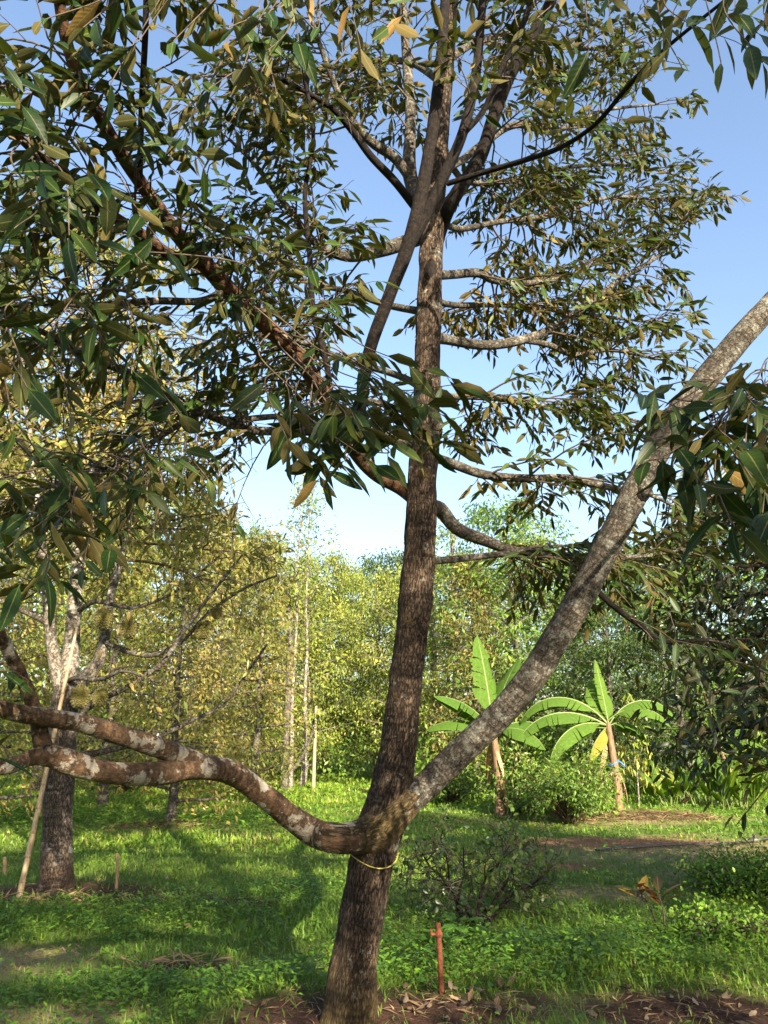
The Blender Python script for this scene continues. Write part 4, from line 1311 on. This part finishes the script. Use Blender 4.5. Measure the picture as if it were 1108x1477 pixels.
def banana(loc, height, label, leaves, dead=3, r=.10, group=None):
    root = empty("banana_plant", loc)
    tag(root, label, "banana plant", group)
    t = Tubes()
    pts, par = spline([np.array([0, 0, -.1]), np.array([.01, 0, height * .3]), np.array([-.03, .0, height * .65]), np.array([-.08, 0, height])], .08)
    t.add(pts, np.linspace(r, r * .55, len(pts)), 14, True, .12, 12)
    link("stem", t.mesh("stem"), M['pseudostem'], root)
    top = pts[-1]
    for az, el, ln, w, dr, rnd in leaves:
        banana_leaf(root, top + np.array([U(-.03, .03), U(-.03, .03), U(-.12, .05)]), az, el, ln, w, dr, rnd, fold=(.35 if el > 1.2 else -.35))
    for k in range(dead):
        a = U(0, 6.28)
        banana_leaf(root, top + np.array([math.cos(a) * .05, math.sin(a) * .05, -.15 - .2 * k]), a, -1.0, U(.5, .9), U(.12, .22), .7, U(0, 1), M['banana_dead'], .5, -.3, "dead_leaf", .1)
    return root


PI = math.pi
bl = G(892, 1168)
banana(bl, 1.75, "tallest banana plant in the open, with arching sunlit leaves and one yellowing leaf", [
    (PI * .96, .85, 2.2, .58, 2.2, .75), (PI * 1.02, .5, 2.2, .58, 1.7, .62), (PI * 1.14, .2, 2.0, .56, 1.7, .8), (PI * .55, 1.22, 1.15, .60, .3, .85), (PI * .60, 1.38, 1.45, .26, .1, .9),
    (.02, .98, 1.75, .52, 2.2, .7), (-.22, .66, 1.45, .50, 1.9, .78), (PI * 1.22, -.45, 1.05, .40, .75, .97), (PI * .9, .1, 1.6, .52, 1.7, .4), (.5, .3, 1.2, .46, 1.5, .35)], 4, .11)
bl2 = G(722, 1178)
banana(bl2, 1.7, "banana plant with a tall upright leaf behind the leaning limb, stem wrapped in dry sheaths", [
    (PI * .7, 1.42, 2.0, .72, .12, .7), (PI * .2, 1.25, 1.7, .6, .5, .5), (PI * 1.0, .5, 1.5, .6, 1.2, .6), (PI * 1.3, .4, 1.4, .62, 1.4, .75), (-.5, .3, 1.3, .58, 1.5, .55), (PI * 1.1, .9, 1.6, .6, 1.0, .45), (.2, .5, 1.4, .55, 1.2, .35)], 4, .13)
bl3 = G(1052, 1150)
banana(bl3, 1.4, "banana plant half hidden behind the dark drooping branches by the path", [
    (PI * .6, 1.35, 1.5, .5, .15, .85), (PI * .95, .7, 1.4, .45, 1.1, .7), (PI * 1.05, .3, 1.3, .42, 1.2, .75), (.2, .8, 1.3, .45, 1.1, .6), (-.6, .4, 1.2, .42, 1.2, .8), (PI * 1.4, .2, 1.0, .4, 1.0, .6)], 3, .10)


def leafy_clump(name, loc, label, cat, n, h0, h1, w, spread, droop=.7):
    root = empty(name, loc)
    tag(root, label, cat)
    for k in range(n):
        a = k * 2.4 + U(-.4, .4)
        b = np.array([math.cos(a) * U(0, spread), math.sin(a) * U(0, spread), -.02])
        banana_leaf(root, b, a, U(.95, 1.45), U(h0, h1), U(.8, 1.2) * w, U(.2, droop * 1.6), U(.3, .95), None, .08, .4, "leaf", .3)
    return root


leafy_clump("young_banana_clump", G(965, 1165), "low clump of broad banana suckers beside the straw mound", "plant", 13, .8, 1.3, .26, .35)
leafy_clump("ginger_clump", G(1030, 1165), "dense tuft of upright strap-shaped ginger leaves by the path", "plant", 44, .8, 1.5, .15, .7)
leafy_clump("ginger_clump", G(1085, 1168), "spreading ginger tuft under the dark drooping branches", "plant", 26, .7, 1.2, .15, .6)

# blue tie on the banana stem and the prop that leans on it
bt = Tubes()
c0 = bl + np.array([-.03, -.02, .95])
bt.add(np.array([c0 + np.array([math.cos(a) * .1, math.sin(a) * .1, .05 * math.cos(a)]) for a in np.linspace(0, 2 * PI, 17)]), .012, 5, False)
bt.add(np.array([c0 + np.array([.09, -.05, .05]), c0 + np.array([.15, -.09, .0]), c0 + np.array([.2, -.1, -.06])]), .012, 5)
tag(link("plastic_tie", bt.mesh("plastic_tie"), M['blue']), "bright blue plastic tie round the tallest banana stem", "tie")
t = Tubes()
t.add(np.array([bl + np.array([-.75, -.1, .12]), bl + np.array([-.4, -.06, .45]), bl + np.array([-.06, -.04, .78])]), [.03, .028, .025], 8, True, .1)
tag(link("prop_stick", t.mesh("prop_stick"), M['bamboo']), "pale stick propped at a slant against the tallest banana stem", "stick")

# ------------------------------------------------------------------ shrubs and saplings
def shrub(name, loc, label, rx, h, n, leaf, leafL, nleaf, tm=T_LO, cat="shrub", spread=.08):
    root = empty(name, loc)
    tag(root, label, cat)
    bag, tb = Bag(), Tubes()
    for k in range(n):
        a = k * 2.4
        e = U(.25, 1.35)
        rad = rx * math.sqrt(U(.1, 1))
        q = np.array([math.cos(a) * rad, math.sin(a) * rad, h * U(.25, 1) * math.sqrt(max(.1, 1 - (rad / rx) ** 2 * .7))])
        m = q * .5 + np.array([0, 0, .12 * h])
        b = np.array([U(-.08, .08), U(-.08, .08), -.03])
        pts, _ = spline([b, m, q], .15)
        tb.add(pts, np.linspace(.014, .004, len(pts)), 5, False)
        clump(bag, m, q, nleaf, spread, leafL, .35, .3)
    link("branches", tb.mesh("branches"), M['twig'], root, kind="stuff")
    link("crown", bag.mesh("crown", tm), leaf, root, kind="stuff")
    return root


shrub("round_shrub", G(822, 1188), "rounded yellow-green leafy shrub in front of the tallest banana plant", 1.05, 1.55, 150, M['leaf_green'], .085, 50)
shrub("green_shrub", G(760, 1172), "loose green shrub growing round the dry banana stem", 1.0, 1.3, 90, M['leaf_green'], .12, 24)
shrub("green_shrub", G(655, 1160), "fresh green bush at the foot of the white-barked stems", 1.1, 1.1, 90, M['leaf_green'], .12, 24)
shrub("green_shrub", G(330, 1100), "leafy bush below the coppery trees at the lawn's far edge", 1.5, 1.4, 100, M['leaf_yellow'], .15, 22)
shrub("vine_shrub", G(255, 1085), "tall vine-covered bush lit bright green behind the fruit-bearing tree", 1.2, 3.4, 110, M['leaf_green'], .16, 24, spread=.16)
shrub("green_shrub", G(190, 1090), "dark green bush in the gap beside the fruit-bearing tree", 1.2, 1.5, 100, M['leaf_deep'], .15, 22)
shrub("weedy_bush", G(1085, 1290), "low bright green weedy bush at the edge of the path", .75, .42, 110, M['weed'], .042, 46, T_ROUND, "bush")
shrub("weedy_bush", G(1045, 1352), "small weedy tuft next to the red-leaved sapling", .4, .22, 50, M['weed'], .04, 30, T_ROUND, "bush")

# yellowing sapling with drooping leaves beside the banana
sl = G(922, 1166)
root = empty("drooping_sapling", sl)
tag(root, "thin sapling with drooping yellowing leaves between the banana plants", "sapling")
tb, bag = Tubes(), Bag()
pts, _ = spline([np.array([0, 0, -.1]), np.array([.02, 0, .8]), np.array([-.02, 0, 1.6]), np.array([.0, 0, 2.3])], .1)
tb.add(pts, np.linspace(.022, .006, len(pts)), 7)
tw = Tubes()
for k in range(34):
    p, tan = at_t(pts, .2 + .8 * k / 34)
    a = k * 2.4
    q = p + np.array([math.cos(a), math.sin(a), .35]) * U(.25, .55) * (1.25 - k / 34)
    tw.add(np.array([p, (p + q) / 2 + np.array([0, 0, .04]), q]), [.006, .004, .002], 4, False)
    clump(bag, p * .5 + q * .5, q, 11, .06, .17, 1.3, .2)
link("stem", tb.mesh("stem"), M['pale_bark'], root)
link("twigs", tw.mesh("twigs"), M['twig'], root, kind="stuff")
link("crown", bag.mesh("crown", T_MID), M['leaf_yellow'], root, kind="stuff")

# scraggly lime bush behind the rusty pipe
lb = G(690, 1338)
root = empty("lime_bush", lb)
tag(root, "scraggly half-bare lime bush with thin dark twigs behind the rusty pipe", "shrub")
tb, bag, stem = Tubes(), Bag(), Tubes()
for m_ in range(6):
    a0 = m_ * 1.1 + .4
    sp0 = curve_pts(np.array([math.cos(a0) * .02, math.sin(a0) * .02, -.06]), (math.cos(a0) * .75, math.sin(a0) * .6, 1.0), U(.75, 1.15), 8, .2, .03)
    stem.add(sp0, np.linspace(.017, .005, len(sp0)), 7, True, .15)
    for k in range(14):
        p, tan = at_t(sp0, .15 + .84 * k / 14)
        b = curve_pts(p, .35 * tan + perp(tan) + np.array([0, 0, .05]), U(.3, .75) * (1.1 - .35 * k / 14), 7, .26, .05)
        tb.add(b, np.linspace(.006, .0018, len(b)), 4, False)
        for j in range(5):
            q, tq = at_t(b, U(.2, .97))
            c = curve_pts(q, tq * .5 + perp(tq), U(.1, .28), 4, .3, .04)
            tb.add(c, np.linspace(.003, .0012, len(c)), 4, False)
            if random.random() < .62:
                clump(bag, c[1], c[-1], 5, .03, .055, .15, .4)
link("stem", stem.mesh("stem"), M['limb_dark_shaded'], root)
link("twigs", tb.mesh("twigs"), M['twig_dark'], root, kind="stuff")
link("crown", bag.mesh("crown", T_ROUND), M['leaf_deep'], root, kind="stuff")

# red and yellow leaved sapling on the lawn: its few large leaves are parts
cg = G(952, 1342)
root = empty("red_leaved_sapling", cg)
tag(root, "small sapling with two thin stems and dark red and yellow leaves on the lawn", "sapling")
V, T, A = T_HI[1]
for (x0, x1, y1, n) in ((952, 922, 1268, 8), (958, 950, 1275, 7)):
    a = P(x0, 1342, float(cg[1])) - cg
    b = P(x1, y1 + 14, float(cg[1])) - cg
    a[2] = -.04
    pts, _ = spline([a, a * .5 + b * .5 + np.array([.02, 0, 0]), b], .04)
    t = Tubes(); t.add(pts, np.linspace(.009, .005, len(pts)), 6)
    link("stem", t.mesh("stem"), M['twig_dark'], root)
    for k in range(n):
        an = k * 2.2 + x1
        D = norm([math.cos(an), math.sin(an), U(.1, .9)])
        me = leaves_mesh("leaf", [b - np.array([0, 0, .015 * k])], [D], [UP + np.array([U(-.3, .3), U(-.3, .3), 0])], [U(.16, .25)], [T_HI[k % 5]], rnd=[U(0, 1)], wscale=[1.35])
        link("leaf", me, M['leaf_croton'], root)

# big-leaved ground plant in front of the lime bush
root = empty("broad_leaved_weed", G(655, 1368))
tag(root, "low weed with broad dark leaves at the foot of the lime bush", "plant")
for k in range(9):
    a = k * 2.4
    me = leaves_mesh("leaf", [[U(-.04, .04) + math.cos(a) * .1, U(-.04, .04) + math.sin(a) * .08, .08 + U(0, .14)]], [[math.cos(a), math.sin(a), U(-.1, .4)]], [UP], [U(.14, .22)], [T_ROUND[k % 2]], rnd=[U(0, .6)])
    link("leaf", me, M['weed'], root)
    t = Tubes(); t.add(np.array([[0, 0, -.02], me.vertices[0].co[:]]), [.005, .003], 5)
    link("stalk", t.mesh("stalk"), M['midrib'], root)

# ------------------------------------------------------------------ small things on the ground
# rusty pipe with its collar
pg = G(638, 1434)
root = empty("rusty_pipe", pg)
tag(root, "short rusty iron pipe standing in the soil beside the big trunk", "pipe")
top = P(632, 1332, float(pg[1])) - pg
t = Tubes(); t.add(np.array([[0, 0, -.1], top * .5, top]), [.017, .017, .017], 14, False); t.add(np.array([top, top + np.array([0, 0, .004])]), [.017, .012], 14)
link("tube", t.mesh("tube"), M['rust'], root)
t = Tubes(); t.add(np.array([top * .80, top * .83, top * .86, top * .90]), [.019, .026, .026, .019], 14, False, .1)
link("collar", t.mesh("collar"), M['rust'], root)
t = Tubes(); t.add(np.array([top * .85 + np.array([-.02, -.005, 0]), top * .85 + np.array([-.045, -.01, .0]), top * .85 + np.array([-.05, -.01, .03])]), [.010, .012, .008], 8, True, .1)
link("spout", t.mesh("spout"), M['rust'], root)

# bamboo prop leaning on the fruit tree
pa = G(27, 1298)
pb = P(111, 905, Y2 - .1)
root = empty("bamboo_pole", pa)
tag(root, "long pale bamboo pole leaning against the fruit-bearing durian tree", "pole")
t = Tubes()
v = pb - pa
m = 40
zs = np.linspace(-.03, 1, m)
t.add(np.array([v * z + np.array([0, 0, -.02 * math.sin(PI * max(z, 0))]) for z in zs]), np.linspace(.029, .016, m), 10, True)
link("cane", t.mesh("cane"), M['bamboo'], root)
for z in np.arange(.06, .95, .085):
    t = Tubes()
    d = norm(v)
    c = v * z + np.array([0, 0, -.02 * math.sin(PI * z)])
    r_ = .029 + (.016 - .029) * z
    t.add(np.array([c - d * .01, c - d * .003, c + d * .003, c + d * .01]), [r_, r_ + .004, r_ + .004, r_], 10, False)
    link("node_ring", t.mesh("node_ring"), M['stake'], root)

for (x, y0, y1, w, lab) in ((168, 1282, 1230, 5, "thin upright bamboo stake in the grass between the fruit tree and the big trunk"), (7, 1262, 1236, 6, "short rusty brown stake behind the leaning bamboo pole")):
    g_ = G(x, y0)
    t = Tubes()
    tp = P(x + U(-2, 2), y1, float(g_[1])) - g_
    r_ = .5 * w / FPX * depth(g_)
    t.add(np.array([[0, 0, -.06], tp * .5 + np.array([.006, 0, 0]), tp * .97, tp]), [r_, r_, r_ * .9, r_ * .5], 8, True, .1)
    o = link("stake", t.mesh("stake"), M['stake'] if 'pale' not in lab else M['ribbon'], None, g_)
    tag(o, lab, "stake")
g_ = G(452, 1138)
t = Tubes()
tp = P(456, 1018, float(g_[1])) - g_
t.add(np.array([[0, 0, -.1], tp * .5, tp]), [.06, .05, .04], 10, True, .05)
tag(link("post", t.mesh("post"), M['bamboo'], None, g_), "pale straight wooden post at the back of the lawn", "post")

# hose across the path, with a valve
h0, h1 = G(860, 1230), G(1190, 1206)
hp = [h0 + (h1 - h0) * f + np.array([0, .10 * math.sin(f * 9), .03]) for f in np.linspace(0, 1, 12)]
for q in hp:
    q[2] = gz(q[0], q[1]) + .035
pts, _ = spline(hp, .1)
t = Tubes(); t.add(pts, .016, 8)
root = empty("irrigation_hose", h0)
tag(root, "dark irrigation hose lying across the worn path with a small valve", "hose")
link("tube", t.mesh("tube", h0), M['hose'], root)
vv = P(1102, 1216, float(G(1102, 1219)[1]))
k_ = int(np.argmin([abs(q[0] - vv[0]) for q in pts]))
vv = pts[k_]
t = Tubes(); t.add(np.array([vv + np.array([-.09, 0, 0]), vv + np.array([-.04, 0, 0]), vv, vv + np.array([.04, 0, 0]), vv + np.array([.09, 0, 0])]), [.022, .04, .05, .04, .022], 10, True)
t.add(np.array([vv + np.array([0, 0, .03]), vv + np.array([0, 0, .08]), vv + np.array([.0, 0, .09])]), [.02, .03, .015], 8)
link("valve", t.mesh("valve", h0), M['hose'], root)

# ribbon tied on the low branch of the fruit tree
rb = P(228, 1063, Y2 + .4)
t = Tubes()
t.add(np.array([rb + np.array([0, math.cos(a) * .032, math.sin(a) * .032]) for a in np.linspace(0, 2 * PI, 13)]), .008, 5, False)
t.add(np.array([rb + np.array([0, -.032, 0]), rb + np.array([.01, -.04, -.04]), rb + np.array([.005, -.042, -.08]), rb + np.array([.015, -.04, -.11])]), [.007, .012, .012, .004], 5)
t.add(np.array([rb + np.array([0, -.032, 0]), rb + np.array([-.01, -.045, -.03]), rb + np.array([-.018, -.045, -.06])]), [.007, .011, .004], 5)
tag(link("plastic_ribbon", t.mesh("plastic_ribbon"), M['ribbon']), "pale blue plastic ribbon tied on a low branch of the fruit tree", "ribbon")

# yellow cord round the trunk under the fork
k_ = int(np.argmin(np.abs(trunk_pts[:, 2] - P(533, 1228, YT)[2])))
c0, r_ = trunk_pts[k_], trunk_rr[k_] * 1.09
t = Tubes()
t.add(np.array([c0 + np.array([math.cos(a) * r_, math.sin(a) * r_, -.035 * math.cos(a + PI * .5) - .03 + .02 * math.sin(2 * a + .6)]) for a in np.linspace(0, 2 * PI, 33)]), .0036, 6, False)
tag(link("cord", t.mesh("cord"), M['cord']), "thin yellow cord tied round the big trunk just below its fork", "cord")

# ------------------------------------------------------------------ grass, weeds, straw, fallen leaves
T_BLADE = [template([0, .42, 1], .042, c, .2, 0, .4) for c in (.25, .5, .1)]


def scatter(n_of, y0, y1, margin=1.2):
    """random ground points in the part of the ground in view (and a little round it)"""
    out = []
    y = y0
    while y < y1:
        h = max(.3, y * .06)
        w = .60 * y + margin
        n = int(n_of(y + h / 2) * 2 * w * h)
        out.append(np.stack([RNG.uniform(-w, w, n), RNG.uniform(y, y + h, n)], 1))
        y += h
    return np.concatenate(out)


pt = scatter(lambda y: 1500 * min(1, (5.5 / y)) ** 1.75, 3.3, 30)
B, D, Nn, L, W, Rn = [], [], [], [], [], []
for x, y in pt:
    so = re = dr = 0
    if y < 19:
        so, re, dr = masks(x, y)
    if random.random() < max(so * .93, re * .8, dr * .25):
        continue
    f = noise.noise((x * .8, y * .8, 9.0))
    tall = noise.noise((x * .45, y * .45, 19.0))
    hgt = U(.04, .10) * (1 + .9 * max(0, tall) + (.5 if y > 18 else 0)) * (1 - .4 * dr)
    B.append((x, y, gz(x, y) - .004))
    a = U(0, 6.28)
    ln = U(.15, .9)
    D.append((math.cos(a) * ln, math.sin(a) * ln, 1))
    Nn.append((-math.cos(a), -math.sin(a), .6))
    L.append(hgt)
    W.append(max(1.0, y / 6) * U(.8, 1.6))
    r = .38 + .34 * f + random.gauss(0, .14) + dr * U(0, .55) + (.20 if y > 9 + noise.noise((x * .5, y * .5, 30)) and x < 1.5 else 0)  # last term paints the sunlit lawn: yellower blades farther off on the left
    Rn.append(min(1, max(0, r)))
print("blades", len(B))
link_g = link("grass", leaves_mesh("grass", B, D, Nn, L, T_BLADE, Rn, W), M['grass'], None, kind="stuff")
tag(link_g, "short green grass covering the orchard floor", "grass")

# broad-leaved ground cover and weeds in patches
WP = [(G(430, 1440), .75, .5, 1.0), (G(700, 1400), 1.1, .5, 1.3), (G(830, 1390), .9, .5, .9), (G(600, 1370), .5, .3, 1.0), (G(330, 1310), 1.0, .6, .7), (G(130, 1330), 1.1, .6, .8), (G(450, 1290), .8, .6, .6), (G(40, 1180), 1.4, 1.2, .9), (G(300, 1190), 2.0, 1.2, .8), (G(980, 1370), .8, .5, .6), (G(560, 1420), .3, .3, .7), (G(180, 1440), .9, .35, .6)]
pt = scatter(lambda y: 2200 * min(1, (5.5 / y)) ** 1.6, 3.3, 24)
B, D, Nn, L, Rn = [], [], [], [], []
for x, y in pt:
    so = 0
    if y < 19:
        so, re, dr = masks(x, y)
        if random.random() < max(so, re, dr * .4):
            continue
    wgt, hh = .10, .3
    for c, a, b, s_ in WP:
        if abs(x - c[0]) < 2 * a and abs(y - c[1]) < 2 * b:
            e = ell(x, y, c, a, b, .5)
            if e * s_ > wgt:
                wgt, hh = e * min(1, s_ + .3), e * s_
    if random.random() > wgt:
        continue
    z = gz(x, y)
    B.append((x, y, z + U(.01, .05) + hh * U(0, .16)))
    a = U(0, 6.28)
    D.append((math.cos(a), math.sin(a), U(-.3, .7)))
    Nn.append((random.gauss(0, .3), random.gauss(0, .3), 1))
    L.append(U(.025, .06) * max(1, y / 8))
    Rn.append(min(1, max(0, .45 + .3 * noise.noise((x, y, 4.0)) + random.gauss(0, .2))))
print("weed leaves", len(B))
o = link("ground_weeds", leaves_mesh("ground_weeds", B, D, Nn, L, [template([0, .35, .75, 1], .24, .12, .2), template([0, .4, .8, 1], .17, .2, .3)], Rn), M['weed'], None, kind="stuff")
tag(o, "leafy green weeds spreading in patches through the grass", "weeds")

# dry straw on the worn patches
B, D, Nn, L = [], [], [], []
pt = scatter(lambda y: 500 * min(1, (6 / y)) ** 1.3, 3.3, 19)
for x, y in pt:
    so, re, dr = masks(x, y)
    if random.random() > max(so * .35, re * .5, dr * .55):
        continue
    a = U(0, 6.28)
    B.append((x, y, gz(x, y) + U(.005, .03)))
    D.append((math.cos(a), math.sin(a), U(-.1, .2)))
    Nn.append((random.gauss(0, .4), random.gauss(0, .4), 1))
    L.append(U(.06, .16) * max(1, y / 10))
for c, a, b, n in ((G(930, 1178), 1.5, .5, 1500), (G(225, 1192), .9, .4, 700), (G(275, 1190), .5, .3, 300), (G(255, 1395), .4, .1, 110), (G(75, 1300), .6, .15, 200)):
    for k in range(n):
        q, w_ = math.sqrt(U(0, 1)), U(0, 6.28)
        x, y = c[0] + a * q * math.cos(w_), c[1] + b * q * math.sin(w_)
        an = U(0, 6.28)
        B.append((x, y, gz(x, y) + U(.0, .12) * (1 - q) + .01))
        D.append((math.cos(an), math.sin(an), U(-.2, .5)))
        Nn.append((random.gauss(0, .5), random.gauss(0, .5), 1))
        L.append(U(.08, .22) * max(1, y / 11))
print("straw", len(B))
o = link("dry_straw", leaves_mesh("dry_straw", B, D, Nn, L, T_BLADE), M['straw'], None, kind="stuff")
tag(o, "dry straw and cut stems scattered on the worn patches", "straw")

# fallen leaves, each on its own
fl = []
for v in range(6):
    V, T, A = template([0, .06, .12, .3, .5, .7, .88, 1], .17, (-.25, .15, -.1, .3, -.35, .05)[v], (.5, -.3, .35, .6, .2, -.5)[v], .25, .45, .08)
    a = np.zeros((len(V), 3)); a[:, 0] = (v + .5) / 6; a[:, 1:] = A
    me = mesh_np("fallen_leaf", V, [T], {"lf": a})
    me.materials.append(M['dead_leaf'])
    fl.append(me)
placed = 0
ZL = [(580, 1440, 200, 35, 75, "dry fallen durian leaf lying on the bare soil round the big trunk", "fallen leaves round the big trunk"),
      (1010, 1450, 130, 40, 45, "dry fallen leaf among the brown litter next to the shady bush", "fallen leaves in the brown litter"),
      (330, 1310, 150, 30, 14, "pale fallen leaf on the grass between the two durian trunks", "fallen leaves on the grass")]
for cx, cy, rx, ry, n, lab, grp in ZL:
    for k in range(n):
        x, y = cx + rx * random.gauss(0, .5), cy + ry * random.gauss(0, .55)
        if not (0 < x < 1108 and y < 1480) or (455 < x < 575 and 1380 < y):
            x = cx + rx * .55 + U(-60, 60)
        g_ = G(x, min(y, 1490))
        o = bpy.data.objects.new("fallen_leaf", random.choice(fl))
        COL.objects.link(o)
        l = U(.05, .105)
        o.location = (g_[0], g_[1], g_[2] + .022 + U(0, .012))
        o.scale = (l * U(.9, 1.3), l, l)
        o.rotation_euler = (random.gauss(0, .25), random.gauss(0, .35) + (PI if random.random() < .4 else 0), U(0, 6.28))
        tag(o, lab, "fallen leaf", grp)
